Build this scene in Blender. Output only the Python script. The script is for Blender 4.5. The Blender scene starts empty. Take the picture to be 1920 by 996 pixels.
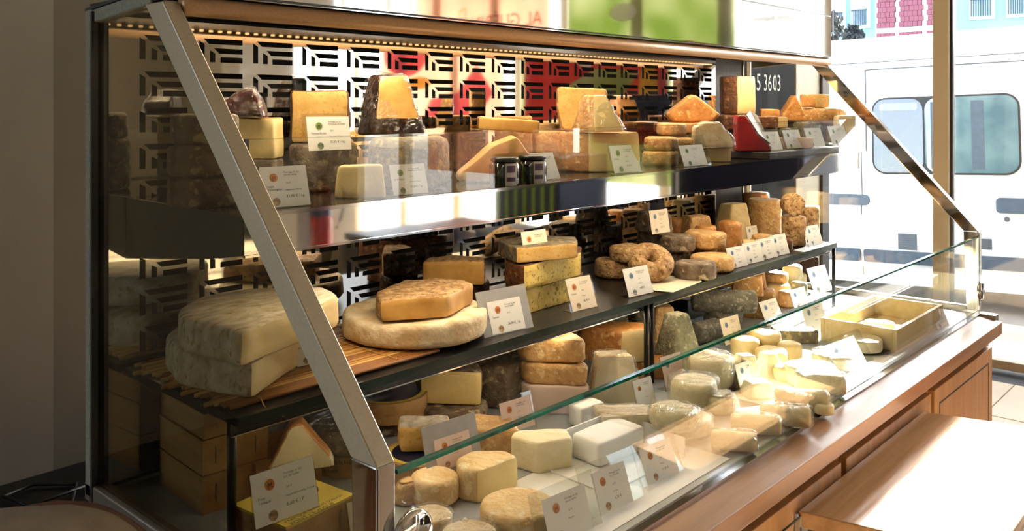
import bpy, bmesh, math, random
from mathutils import Vector, Matrix, Euler, noise
scene = bpy.context.scene
col = scene.collection
PI = math.pi
R = math.radians

# ------------------------------------------------------------------ camera
F, HX, HY, ZC = 1650.0, 960.0, 196.0, 1.5
A = math.atan(1490 / 1650)
CA, SA = math.cos(A), math.sin(A)
CF = A - PI / 2                      # yaw of a frame whose x runs to the picture's right
cam = bpy.data.cameras.new('camera')
cam.sensor_fit = 'HORIZONTAL'; cam.sensor_width = 36.0
cam.lens = 36.0 * F / 1920.0
cam.shift_y = -(498.0 - HY) / 1920.0
cam.clip_start = 0.02; cam.clip_end = 300
camo = bpy.data.objects.new('camera', cam); col.objects.link(camo)
camo.location = (0, 0, ZC); camo.rotation_euler = (PI / 2, 0, CF)
scene.camera = camo

# ------------------------------------------------------------------ light
SUN_AZ, SUN_EL = R(3), R(27)
w = bpy.data.worlds.new('sky'); scene.world = w; w.use_nodes = True
nt = w.node_tree; nt.nodes.clear()
sky = nt.nodes.new('ShaderNodeTexSky'); sky.sky_type = 'NISHITA'
sky.sun_disc = False; sky.sun_elevation = SUN_EL; sky.sun_rotation = PI / 2 - SUN_AZ
bg = nt.nodes.new('ShaderNodeBackground'); bg.inputs[1].default_value = 0.9
wo = nt.nodes.new('ShaderNodeOutputWorld')
hs = nt.nodes.new('ShaderNodeHueSaturation'); hs.inputs['Saturation'].default_value = .5
nt.links.new(sky.outputs[0], hs.inputs['Color']); nt.links.new(hs.outputs[0], bg.inputs[0]); nt.links.new(bg.outputs[0], wo.inputs[0])
sl = bpy.data.lights.new('sun', 'SUN'); sl.energy = 30.0; sl.angle = R(0.8); sl.color = (1, .93, .82)
so = bpy.data.objects.new('sun', sl); col.objects.link(so)
so.rotation_euler = Vector((math.cos(SUN_AZ) * math.cos(SUN_EL), math.sin(SUN_AZ) * math.cos(SUN_EL), math.sin(SUN_EL))).to_track_quat('Z', 'Y').to_euler()
so.location = (8, 3, 6)
vs = scene.view_settings
vs.view_transform = 'Standard'; vs.look = 'None'; vs.gamma = 1.0; vs.use_curve_mapping = False
vs.exposure = 1.12
cy = scene.cycles
cy.use_denoising = True; cy.transparent_max_bounces = 32; cy.max_bounces = 10; cy.glossy_bounces = 6; cy.diffuse_bounces = 4
cy.caustics_reflective = False; cy.caustics_refractive = False; cy.sample_clamp_indirect = 6

# ------------------------------------------------------------------ pixel -> place
def vdir(px, py):
    l = (px - HX) / F; u = (HY - py) / F
    return Vector((CA + l * SA, SA - l * CA, u))
def onX(px, py, X):
    v = vdir(px, py); t = X / v.x; return Vector((X, v.y * t, ZC + v.z * t))
def onY(px, py, Y):
    v = vdir(px, py); t = Y / v.y; return Vector((v.x * t, Y, ZC + v.z * t))
def onZ(px, py, Z):
    v = vdir(px, py); t = (Z - ZC) / v.z; return Vector((v.x * t, v.y * t, Z))
def depth(p): return p.x * CA + p.y * SA
def spot(px, py, z):
    """place on a level z: py is a picture row, or, when small, the distance Y from the camera's wall"""
    if py < 5:
        p = onY(px, 300, py); return Vector((p.x, p.y, z))
    return onZ(px, py, z)

# ------------------------------------------------------------------ materials
def lin(c):
    return tuple((x / 12.92 if x <= .04045 else ((x + .055) / 1.055) ** 2.4) for x in c)
MATS = {}
def pm(name, c1, c2=None, scale=30., rough=.6, bump=0., metal=0., c3=None, spot_scale=90., spec=.5, stretch=(1, 1, 1), detail=4., emit=0., bscale=None, coat=0.):
    """principled material with two noise-mixed colours, optional spots and relief; colours given as sRGB"""
    m = bpy.data.materials.new(name); m.use_nodes = True; MATS[name] = m
    n = m.node_tree.nodes; L = m.node_tree.links
    b = n['Principled BSDF']
    b.inputs['Roughness'].default_value = rough; b.inputs['Metallic'].default_value = metal
    b.inputs['Specular IOR Level'].default_value = spec
    b.inputs['Coat Weight'].default_value = coat
    a1 = lin(c1) + (1,)
    tc = n.new('ShaderNodeTexCoord'); mp = n.new('ShaderNodeMapping'); mp.inputs['Scale'].default_value = stretch
    L.new(tc.outputs['Object'], mp.inputs[0])
    out = None
    if c2 is None: c2 = tuple(x * .93 for x in c1)
    t = n.new('ShaderNodeTexNoise'); t.inputs['Scale'].default_value = scale; t.inputs['Detail'].default_value = detail
    L.new(mp.outputs[0], t.inputs[0])
    r = n.new('ShaderNodeValToRGB'); r.color_ramp.elements[0].position = .36; r.color_ramp.elements[1].position = .64
    r.color_ramp.elements[0].color = a1; r.color_ramp.elements[1].color = lin(c2) + (1,)
    L.new(t.outputs[0], r.inputs[0]); out = r.outputs[0]
    if c3 is not None:
        t3 = n.new('ShaderNodeTexNoise'); t3.inputs['Scale'].default_value = spot_scale; t3.inputs['Detail'].default_value = 3
        L.new(mp.outputs[0], t3.inputs[0])
        r3 = n.new('ShaderNodeValToRGB'); r3.color_ramp.elements[0].position = .57; r3.color_ramp.elements[1].position = .66
        L.new(t3.outputs[0], r3.inputs[0])
        mx = n.new('ShaderNodeMix'); mx.data_type = 'RGBA'
        L.new(r3.outputs[0], mx.inputs[0]); L.new(out, mx.inputs[6]); mx.inputs[7].default_value = lin(c3) + (1,)
        out = mx.outputs[2]
    L.new(out, b.inputs['Base Color'])
    if bump:
        tb = n.new('ShaderNodeTexNoise'); tb.inputs['Scale'].default_value = bscale or scale * 2.5; tb.inputs['Detail'].default_value = 5
        L.new(mp.outputs[0], tb.inputs[0])
        bp = n.new('ShaderNodeBump'); bp.inputs['Strength'].default_value = min(1., bump * 1.3); bp.inputs['Distance'].default_value = .006
        L.new(tb.outputs[0], bp.inputs['Height']); L.new(bp.outputs[0], b.inputs['Normal'])
    if emit:
        L.new(out, b.inputs['Emission Color']); b.inputs['Emission Strength'].default_value = emit
    return m
def glass(name, tint=(.97, .99, .98), rough=.0, ior=1.45, bump=0., bscale=60., gloss=1.):
    m = bpy.data.materials.new(name); m.use_nodes = True; MATS[name] = m
    n = m.node_tree.nodes; L = m.node_tree.links; n.clear()
    tr = n.new('ShaderNodeBsdfTransparent'); tr.inputs[0].default_value = tint + (1,)
    gl = n.new('ShaderNodeBsdfGlossy'); gl.inputs['Roughness'].default_value = rough; gl.inputs[0].default_value = (gloss, gloss, gloss, 1)
    fr = n.new('ShaderNodeFresnel')
    ge = n.new('ShaderNodeNewGeometry'); io = n.new('ShaderNodeMix'); io.data_type = 'FLOAT'   # same reflectance on both faces of a thin sheet
    io.inputs[2].default_value = ior; io.inputs[3].default_value = 1 / ior
    L.new(ge.outputs['Backfacing'], io.inputs[0]); L.new(io.outputs[0], fr.inputs[0])
    mx = n.new('ShaderNodeMixShader'); o = n.new('ShaderNodeOutputMaterial')
    L.new(fr.outputs[0], mx.inputs[0]); L.new(tr.outputs[0], mx.inputs[1]); L.new(gl.outputs[0], mx.inputs[2]); L.new(mx.outputs[0], o.inputs[0])
    if bump:
        tc = n.new('ShaderNodeTexCoord'); tb = n.new('ShaderNodeTexNoise'); tb.inputs['Scale'].default_value = bscale; tb.inputs['Detail'].default_value = 4
        tb.inputs['Distortion'].default_value = 1.5
        bp = n.new('ShaderNodeBump'); bp.inputs['Strength'].default_value = bump; bp.inputs['Distance'].default_value = .01
        L.new(tc.outputs['Object'], tb.inputs[0]); L.new(tb.outputs[0], bp.inputs['Height'])
        L.new(bp.outputs[0], gl.inputs['Normal']); L.new(bp.outputs[0], fr.inputs['Normal'])
    return m
def wood(name, c1, c2, axis=0, scale=9., rough=.45, coat=0.):
    st = [14., 14., 14.]; st[axis] = .9
    return pm(name, c1, c2, scale=scale * .3, rough=rough, bump=.08, stretch=tuple(st), detail=6, coat=coat)

glass('clear_glass', (.985, .995, .99)); glass('window_glass', (.98, .99, .99)); glass('shelf_glass', (.55, .62, .58))
glass('end_glass', (.69, .68, .62), ior=1.5)
glass('acrylic', (.88, .89, .88), ior=1.32); glass('plastic_wrap', (.95, .95, .94), rough=.12, ior=1.6, bump=.8, bscale=70.)
pm('glass_edge', (.05, .42, .36), (.02, .25, .22), 40, .1, spec=.8)
pm('dark_glass_edge', (.05, .16, .15), (.03, .1, .1), 40, .15)
pm('mirror_steel', (.90, .90, .90), (.88, .89, .90), 2, .035, metal=1)
pm('chrome', (.80, .80, .80), (.78, .78, .79), 2, .06, metal=1)
pm('brushed_steel', (.60, .58, .53), (.56, .54, .5), 30, .32, metal=.85, stretch=(1, 1, .05))
pm('bar_enamel', (.62, .59, .52), (.60, .57, .5), 200, .35, metal=.3)
pm('gold_tube', (.74, .60, .46), (.70, .56, .42), 300, .4, metal=.5)
pm('shelf_top', (.16, .15, .13), (.13, .12, .11), 30, .12, spec=.6)
pm('dark_void', (.02, .02, .02), (.015, .015, .015), 5, .8)
pm('black_metal', (.035, .035, .04), (.03, .03, .03), 20, .35)
pm('gasket', (.02, .02, .025), None, 20, .5)
pm('seal_strip', (.46, .47, .42), (.36, .37, .33), 400, .5, bump=.3)
pm('deck_grey', (.62, .65, .68), (.56, .59, .62), 8, .35)
pm('shelf_metal', (.27, .28, .26), (.24, .25, .23), 60, .45)
wood('rail_wood', (.62, .45, .31), (.52, .37, .25), 0, rough=.42, coat=.1)
wood('panel_wood', (.70, .52, .34), (.62, .45, .29), 2, rough=.4)
wood('table_wood', (.78, .62, .45), (.68, .52, .36), 0, rough=.2, coat=.6)
wood('dark_wood', (.15, .10, .06), (.10, .07, .045), 2, rough=.5)
wood('crate_wood', (.86, .79, .62), (.80, .72, .54), 0, rough=.6)
wood('box_wood', (.72, .57, .38), (.62, .48, .31), 1, rough=.6)
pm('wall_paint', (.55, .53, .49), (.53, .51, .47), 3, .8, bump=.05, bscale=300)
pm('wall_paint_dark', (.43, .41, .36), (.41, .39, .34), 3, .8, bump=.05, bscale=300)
pm('ceiling_paint', (.74, .73, .70), (.72, .71, .68), 3, .85)
pm('floor_tile', (.80, .71, .58), (.75, .66, .54), 4, .35, bump=.05)
pm('mullion_paint', (.76, .72, .62), (.73, .69, .6), 300, .5)
pm('mullion_gasket', (.06, .06, .1), None, 20, .4)
pm('chalkboard', (.05, .055, .055), (.07, .075, .075), 6, .85, spec=.2)
pm('chalk', (.86, .87, .85), None, 200, .8)
pm('card_white', (.90, .91, .90), (.88, .89, .88), 5, .55)
pm('card_cream', (.88, .84, .76), (.86, .82, .74), 5, .6)
pm('ink_black', (.07, .07, .07), None, 5, .6)
pm('ink_grey', (.42, .42, .4), None, 5, .6)
pm('ink_orange', (.80, .48, .18), (.72, .42, .15), 150, .6)
pm('ink_green', (.45, .58, .22), (.38, .5, .18), 150, .6)
pm('ink_blue', (.50, .62, .74), (.4, .52, .66), 150, .6)
pm('photo_brown', (.42, .33, .25), (.75, .62, .45), 120, .6)
pm('photo_green', (.22, .32, .18), (.5, .55, .4), 120, .6)
pm('photo_dark', (.16, .17, .2), (.7, .7, .68), 120, .6)
pm('straw', (.84, .64, .34), (.66, .45, .20), 14, .5, stretch=(.6, 8, 8)); pm('straw_dark', (.66, .44, .20), (.48, .30, .12), 14, .5, stretch=(.6, 8, 8)); pm('straw_pale', (.92, .78, .50), (.80, .62, .34), 14, .5, stretch=(.6, 8, 8))
pm('straw_tie', (.75, .62, .38), None, 60, .7)
# cheeses: paste (cut face) and rind
pm('paste_yellow', (.85, .71, .44), (.79, .63, .35), 30, .5, c3=(.78, .58, .26), spot_scale=160, bump=.12)
pm('paste_holey', (.90, .80, .44), (.86, .75, .38), 30, .5, c3=(.62, .50, .20), spot_scale=130, bump=.25)
pm('paste_gold', (.81, .64, .36), (.73, .54, .27), 25, .42, bump=.1)
pm('paste_pale', (.92, .84, .60), (.89, .80, .54), 25, .5, bump=.12)
pm('paste_cream', (.90, .82, .62), (.86, .76, .54), 18, .5, bump=.15)
pm('paste_ivory', (.93, .90, .80), (.90, .86, .74), 25, .55, bump=.15)
pm('rind_brown', (.42, .25, .13), (.30, .17, .09), 40, .6, bump=.6, c3=(.58, .42, .24), spot_scale=70)
pm('rind_dark', (.20, .11, .07), (.14, .08, .05), 35, .35, bump=.5, c3=(.32, .2, .12), spot_scale=90)
pm('rind_orange', (.76, .54, .30), (.64, .42, .20), 30, .45, bump=.4, c3=(.84, .66, .42), spot_scale=60)
pm('rind_tan', (.72, .54, .32), (.62, .44, .24), 30, .6, bump=.5, c3=(.8, .68, .46), spot_scale=60)
pm('rind_grey', (.46, .42, .34), (.34, .31, .25), 35, .7, bump=.7, c3=(.62, .55, .36), spot_scale=55)
pm('rind_mould', (.52, .47, .40), (.38, .30, .24), 45, .8, bump=.8, c3=(.70, .64, .52), spot_scale=60)
pm('rind_white', (.90, .87, .80), (.78, .71, .60), 40, .75, bump=.6, c3=(.70, .61, .48), spot_scale=75, stretch=(.5, 1.6, 1), detail=8)
pm('rind_bloom', (.91, .86, .74), (.80, .69, .52), 26, .7, bump=.5, detail=8)
pm('rind_ash', (.47, .46, .42), (.36, .35, .32), 60, .85, bump=.9, c3=(.60, .59, .54), spot_scale=90)
pm('rind_blue', (.60, .59, .49), (.50, .50, .41), 50, .85, bump=.9, c3=(.74, .72, .62), spot_scale=80)
pm('rind_washed', (.82, .67, .45), (.72, .55, .34), 40, .6, bump=.7, c3=(.86, .74, .54), spot_scale=60)
pm('rind_wrinkle', (.78, .65, .46), (.58, .43, .27), 70, .7, bump=1., c3=(.44, .31, .19), spot_scale=110, detail=8)
pm('goat_white', (.91, .88, .76), (.87, .82, .66), 25, .6, bump=.4)
pm('goat_cream', (.88, .80, .60), (.82, .72, .50), 25, .6, bump=.4)
pm('rind_cocoa', (.24, .14, .09), (.17, .10, .06), 60, .85, bump=1.)
pm('wax_red', (.62, .08, .08), (.52, .05, .06), 20, .25, bump=.1)
pm('wrap_purple', (.30, .16, .14), (.22, .11, .10), 25, .25, bump=.4)
pm('paper_white', (.93, .94, .95), (.9, .91, .92), 10, .6, bump=.1)
pm('paper_pink', (.86, .78, .74), (.82, .73, .69), 10, .6, bump=.1)
pm('paper_kraft', (.38, .22, .12), (.32, .18, .09), 14, .7, bump=.3)
pm('fuzz_grey', (.62, .59, .54), (.45, .42, .38), 40, .9, bump=1.)
pm('label_yellow', (.86, .78, .34), (.82, .73, .3), 8, .5)
pm('label_blue', (.06, .10, .24), (.05, .08, .2), 8, .4)
pm('label_red', (.6, .12, .10), None, 8, .5)
pm('holder_grey', (.60, .60, .59), (.57, .57, .56), 40, .3)
pm('rind_peach', (.89, .78, .58), (.82, .68, .46), 28, .6, bump=.6, c3=(.9, .84, .7), spot_scale=50, detail=7)
pm('jar_black', (.02, .02, .025), None, 8, .08, spec=.7)
pm('jar_label', (.78, .76, .76), (.72, .69, .72), 60, .5)
pm('ink_violet', (.30, .18, .34), None, 8, .5)
# ------------------------------------------------------------------ object helpers
def newobj(name, me, mat=None, parent=None, smooth=False):
    if mat is not None:
        me.materials.clear(); me.materials.append(MATS[mat] if isinstance(mat, str) else mat)
    if smooth:
        for p in me.polygons: p.use_smooth = True
    o = bpy.data.objects.new(name, me); col.objects.link(o)
    if parent is not None: o.parent = parent
    return o
def mesh(verts, faces):
    me = bpy.data.meshes.new('m'); me.from_pydata([tuple(v) for v in verts], [], faces); me.update(); return me
def tag(o, label=None, cat=None, group=None, kind=None):
    if label: o['label'] = label
    if cat: o['category'] = cat
    if group: o['group'] = group
    if kind: o['kind'] = kind
    return o
def empty(name, loc=(0, 0, 0), rot=(0, 0, 0), parent=None):
    o = bpy.data.objects.new(name, None); o.empty_display_size = .02; col.objects.link(o)
    o.location = loc; o.rotation_euler = rot
    if parent is not None: o.parent = parent
    return o
def boxmesh(lo, hi, bev=0., seg=2):
    bm = bmesh.new()
    vs_ = [bm.verts.new((x, y, z)) for z in (lo[2], hi[2]) for y in (lo[1], hi[1]) for x in (lo[0], hi[0])]
    for f in ((0, 2, 3, 1), (4, 5, 7, 6), (0, 1, 5, 4), (2, 6, 7, 3), (0, 4, 6, 2), (1, 3, 7, 5)):
        bm.faces.new([vs_[i] for i in f])
    if bev: bmesh.ops.bevel(bm, geom=bm.edges[:], offset=bev, segments=seg, affect='EDGES', profile=.5)
    me = bpy.data.meshes.new('m'); bm.to_mesh(me); bm.free(); return me
def box(name, lo, hi, mat, parent=None, bev=0., seg=2):
    return newobj(name, boxmesh(lo, hi, bev, seg), mat, parent)
def extr(name, pts, axis, a, b, mat, parent=None, bev=0.):
    """polygon pts in the two other axes, extruded along axis from a to b"""
    def P(p, t):
        q = list(p); q.insert(axis, t); return tuple(q)
    bm = bmesh.new()
    v0 = [bm.verts.new(P(p, a)) for p in pts]; v1 = [bm.verts.new(P(p, b)) for p in pts]
    n = len(pts)
    bm.faces.new(v0); bm.faces.new(list(reversed(v1)))
    for i in range(n): bm.faces.new((v0[i], v1[i], v1[(i + 1) % n], v0[(i + 1) % n]))
    bmesh.ops.recalc_face_normals(bm, faces=bm.faces[:])
    if bev: bmesh.ops.bevel(bm, geom=bm.edges[:], offset=bev, segments=2, affect='EDGES', profile=.5)
    me = bpy.data.meshes.new('m'); bm.to_mesh(me); bm.free()
    return newobj(name, me, mat, parent)
def tubemesh(path, r, n=10, closed=False, caps=True):
    path = [Vector(p) for p in path]; V = []; Fc = []
    m = len(path)
    for i, p in enumerate(path):
        t = (path[min(i + 1, m - 1)] - path[max(i - 1, 0)]).normalized()
        up = Vector((0, 0, 1)) if abs(t.z) < .9 else Vector((1, 0, 0))
        u = t.cross(up).normalized(); v = u.cross(t)
        rr = r[i] if isinstance(r, (list, tuple)) else r
        for k in range(n):
            a = 2 * PI * k / n; V.append(p + (u * math.cos(a) + v * math.sin(a)) * rr)
    for i in range(m - 1):
        for k in range(n):
            k2 = (k + 1) % n; Fc.append((i * n + k, i * n + k2, (i + 1) * n + k2, (i + 1) * n + k))
    if caps: Fc.append(tuple(range(n - 1, -1, -1))); Fc.append(tuple((m - 1) * n + k for k in range(n)))
    return mesh(V, Fc)
def tube(name, path, r, mat, parent=None, n=10):
    return newobj(name, tubemesh(path, r, n), mat, parent, smooth=True)
def lathe(profile, n=32):
    V = []; Fc = []
    for (r, z) in profile:
        for k in range(n):
            a = 2 * PI * k / n; V.append((r * math.cos(a), r * math.sin(a), z))
    m = len(profile)
    for i in range(m - 1):
        for k in range(n):
            k2 = (k + 1) % n; Fc.append((i * n + k, i * n + k2, (i + 1) * n + k2, (i + 1) * n + k))
    Fc.append(tuple(range(n - 1, -1, -1))); Fc.append(tuple((m - 1) * n + k for k in range(n)))
    return mesh(V, Fc)
_T = {}
def textmesh(body, size, align='LEFT', ext=0.):
    key = (body, size, align)
    if key in _T: return _T[key]
    cu = bpy.data.curves.new('t', 'FONT'); cu.body = body; cu.size = size; cu.align_x = align; cu.align_y = 'TOP'; cu.space_line = .95
    cu.resolution_u = 2
    ob = bpy.data.objects.new('t', cu); col.objects.link(ob)
    dg = bpy.context.evaluated_depsgraph_get()
    me = bpy.data.meshes.new_from_object(ob.evaluated_get(dg))
    bpy.data.objects.remove(ob); bpy.data.curves.remove(cu)
    for v in me.vertices: v.co = (v.co.x, 0, v.co.y)     # stand the letters up, facing -y
    me.update(); _T[key] = me
    return me
def text(name, body, size, mat, parent, loc, align='LEFT', rot=(0, 0, 0)):
    me = textmesh(body, size, align)
    if not me.materials: me.materials.append(MATS[mat])
    o = bpy.data.objects.new(name, me); col.objects.link(o); o.parent = parent; o.location = loc; o.rotation_euler = rot
    return o
def disc(r, n=24):
    return mesh([(r * math.cos(2 * PI * k / n), 0, r * math.sin(2 * PI * k / n)) for k in range(n)], [tuple(range(n))])

# ------------------------------------------------------------------ the cheese shaper
def resample(outline, n, rnd=0):
    pts = [(Vector((p[0], p[1])), p[2]) for p in outline]
    m = len(pts); per = sum((pts[(i + 1) % m][0] - pts[i][0]).length for i in range(m)); res = []
    for i in range(m):
        a, b = pts[i][0], pts[(i + 1) % m][0]
        k = max(1, round(n * (b - a).length / per))
        for j in range(k): res.append((a.lerp(b, j / k), pts[i][1]))
    for _ in range(rnd):
        q = [p for p, _m in res]; L = len(q)
        res = [((q[i - 1] + q[i] * 2 + q[(i + 1) % L]) / 4, res[i][1]) for i in range(L)]
    return res
def prism(outline, h, bev=.004, n=44, top=1., amp=.0015, freq=28., seed=0., rnd=1, dome=0., topmat=1, botmat=1, off=0., bulge=0., lowrind=0., lean=(0, 0), rings=5):
    """rounded, slightly uneven solid over a plan outline [(x, y, material of the edge that starts here)]; material 0 paste, 1 rind"""
    o = resample(outline, n, rnd); N = len(o)
    c = sum((p for p, m in o), Vector((0, 0))) / N
    mr = sum((p - c).length for p, m in o) / N
    b = min(bev, h * .45)
    lv = [(0, -b), (b * .3, -b * .3), (b, 0)]
    for i in range(1, rings): lv.append((b + (h - 2 * b) * i / rings, 0))
    lv += [(h - b, 0), (h - b * .3, -b * .3), (h, -b)]
    V = []; Fc = []; M = []
    def put(p, z, s, inset):
        q = c + (p - c) * (s * (1 + (inset + off) / mr))
        t = z / h
        q = q * 1.0 + (p - c).normalized() * (bulge * 4 * t * (1 - t)) if bulge else q
        co = Vector((q.x + lean[0] * t, q.y + lean[1] * t, z))
        nv = noise.noise_vector(co * freq + Vector((seed * 7.3, seed * 3.1, seed))) * amp + noise.noise_vector(co * freq * .3 + Vector((seed, -seed * 2, 5))) * amp * 1.6
        if z < b * .5: nv.z = abs(nv.z) * .2; 
        V.append(co + nv + Vector((0, 0, off if z > h * .5 else 0)))
    for z, ins in lv:
        s = 1 + (top - 1) * z / h
        for p, m in o: put(p, z, s, ins)
    K = len(lv)
    for i in range(K - 1):
        for j in range(N):
            j2 = (j + 1) % N
            Fc.append((i * N + j, i * N + j2, (i + 1) * N + j2, (i + 1) * N + j)); 
            mm = o[j][1]
            if i >= K - 2 and topmat == 1: mm = 1
            if (i < 1 and botmat == 1) or lv[i + 1][0] <= lowrind * h: mm = 1
            M.append(mm)
    base = (K - 1) * N
    for s_in in (.7, .38):
        for p, m in o:
            put(p, h, top * s_in, 0)
            V[-1].z += dome * (1 - s_in * s_in)
        nb = len(V) - N
        for j in range(N):
            j2 = (j + 1) % N; Fc.append((base + j, base + j2, nb + j2, nb + j)); M.append(topmat)
        base = nb
    V.append(Vector((c.x + lean[0], c.y + lean[1], h + dome + off)))
    for j in range(N): Fc.append((base + j, base + (j + 1) % N, len(V) - 1)); M.append(topmat)
    Fc.append(tuple(range(N - 1, -1, -1))); M.append(botmat)
    return V, Fc, M
def ring_solid(r, t, seed=0., amp=.002):
    V = []; Fc = []; n, k = 36, 16
    for i in range(n):
        a = 2 * PI * i / n
        for j in range(k):
            b = 2 * PI * j / k
            co = Vector(((r + t * math.cos(b)) * math.cos(a), (r + t * math.cos(b)) * math.sin(a), t * 1.05 * math.sin(b)))
            V.append(co + noise.noise_vector(co * 40 + Vector((seed, 0, 0))) * amp)
    for i in range(n):
        for j in range(k):
            Fc.append((i * k + j, ((i + 1) % n) * k + j, ((i + 1) % n) * k + (j + 1) % k, i * k + (j + 1) % k))
    return V, Fc, [1] * len(Fc)
def circle(r, n=40, m=1, sq=1.): return [(r * math.cos(2 * PI * i / n), r * sq * math.sin(2 * PI * i / n), m) for i in range(n)]
def rect(w_, d_, m=(1, 1, 1, 1)):   # edges: front, right, back, left
    return [(-w_ / 2, -d_ / 2, m[0]), (w_ / 2, -d_ / 2, m[1]), (w_ / 2, d_ / 2, m[2]), (-w_ / 2, d_ / 2, m[3])]
def submesh(V, Fc):
    used = sorted({i for f in Fc for i in f}); ix = {v: k for k, v in enumerate(used)}
    return mesh([V[i] for i in used], [tuple(ix[i] for i in f) for f in Fc])
SEED = [0]
def place(name, label, solid, loc, rot, mats, cat='cheese', group=None, wrap=None, lift=True):
    """one cheese: a single mesh when it is all rind, else an Empty with the parts paste and rind"""
    V, Fc, M = solid
    Rm = Euler(rot).to_matrix()
    zmin = min((Rm @ Vector(v)).z for v in V) if lift else 0
    loc = Vector(loc) - Vector((0, 0, zmin))
    kinds = sorted(set(M))
    if len(kinds) == 1 and not wrap:
        r = newobj(name, submesh(V, Fc), mats[kinds[0]], None, True)
        r.location = loc; r.rotation_euler = rot
    else:
        r = empty(name, loc, rot)
        for k in kinds:
            newobj(('paste', 'rind')[k] if len(kinds) > 1 else 'body', submesh(V, [f for f, m in zip(Fc, M) if m == k]), mats[k], r, True)
        if wrap: newobj('plastic_wrap', submesh(wrap[0], wrap[1]), 'plastic_wrap', r, True)
    tag(r, label, cat, group)
    r['top'] = 0.0; del r['top']
    ztop = max((Rm @ Vector(v)).z for v in V) - zmin + loc.z + zmin
    return r, ztop
def CH(name, label, px, py, z, shape, dims, mats=('paste_pale', 'rind_tan'), yaw=0., rx=0., ry=0., faces=(1, 1, 1, 1), topm=1, wrap=False, group=None, fixed=None, **kw):
    """a cheese placed by picture column, row (or Y) and shelf level; dims in picture pixels at its depth. Returns the level of its top."""
    p = spot(px, py, z) if fixed is None else Vector((fixed[0], fixed[1], z)); k = depth(p) / F
    SEED[0] += 1; kw.setdefault('seed', SEED[0] * 1.37)
    if shape == 'wheel':
        ol = circle(dims[0] * k); h = dims[1] * k; kw.setdefault('bev', min(.007, h * .2)); kw.setdefault('rnd', 0)
    elif shape == 'block':
        ol = rect(dims[0] * k, dims[1] * k, faces); h = dims[2] * k
    elif shape == 'poly':
        ol = [(a * k, b * k, m) for a, b, m in dims[0]]; h = dims[1] * k
    elif shape == 'profile':          # outline in the picture plane, thickness away from the camera
        ol = [(a * k, b * k, m) for a, b, m in dims[0]]; h = dims[1] * k; rx = rx + 90.
        kw.setdefault('botmat', 1)
    elif shape == 'log':
        ol = circle(dims[1] * k); h = dims[0] * k; ry = ry + 90.; kw.setdefault('bev', .006); kw.setdefault('rings', 10); kw.setdefault('rnd', 0)
    elif shape == 'ring':
        sol = ring_solid(dims[0] * k, dims[1] * k, SEED[0])
    if shape != 'ring':
        sol = prism(ol, h, topmat=topm, **kw)
    wr = None
    if wrap:
        kw2 = dict(kw); kw2['amp'] = .004; kw2['freq'] = 55.; kw2['bev'] = .008
        wr = prism(ol, h, off=.0035, **{**kw2, 'n': 60, 'rings': 8})
    if shape == 'log': rot = (0, R(ry), CF + R(yaw))
    else: rot = (Euler((0, 0, CF + R(yaw))).to_matrix() @ Euler((0, R(ry), 0)).to_matrix() @ Euler((R(rx), 0, 0)).to_matrix()).to_euler()
    return place(name, label, sol, p, rot, mats, 'cheese', group, wr)[1]
def PX(name, label, pts, z, hpx, mats, topm=1, group=None, wrap=False, **kw):
    """a slab whose base outline is read off the picture on level z, from the near corner round to the right"""
    q = [onZ(a, b, z) for a, b, m in pts]
    c = sum(q, Vector()) / len(q); k = depth(c) / F; h = hpx * k
    SEED[0] += 1; kw.setdefault('seed', SEED[0] * 1.37); kw.setdefault('n', 60)
    ol = [(v.x - c.x, v.y - c.y, m) for v, (a, b, m) in zip(q, pts)]
    sol = prism(ol, h, topmat=topm, **kw)
    wr = prism(ol, h, **{**kw, 'off': .003, 'amp': .004, 'freq': 55.}) if wrap else None
    return place(name, label, sol, c, (0, 0, 0), mats, 'cheese', group, wr)[1]

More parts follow.
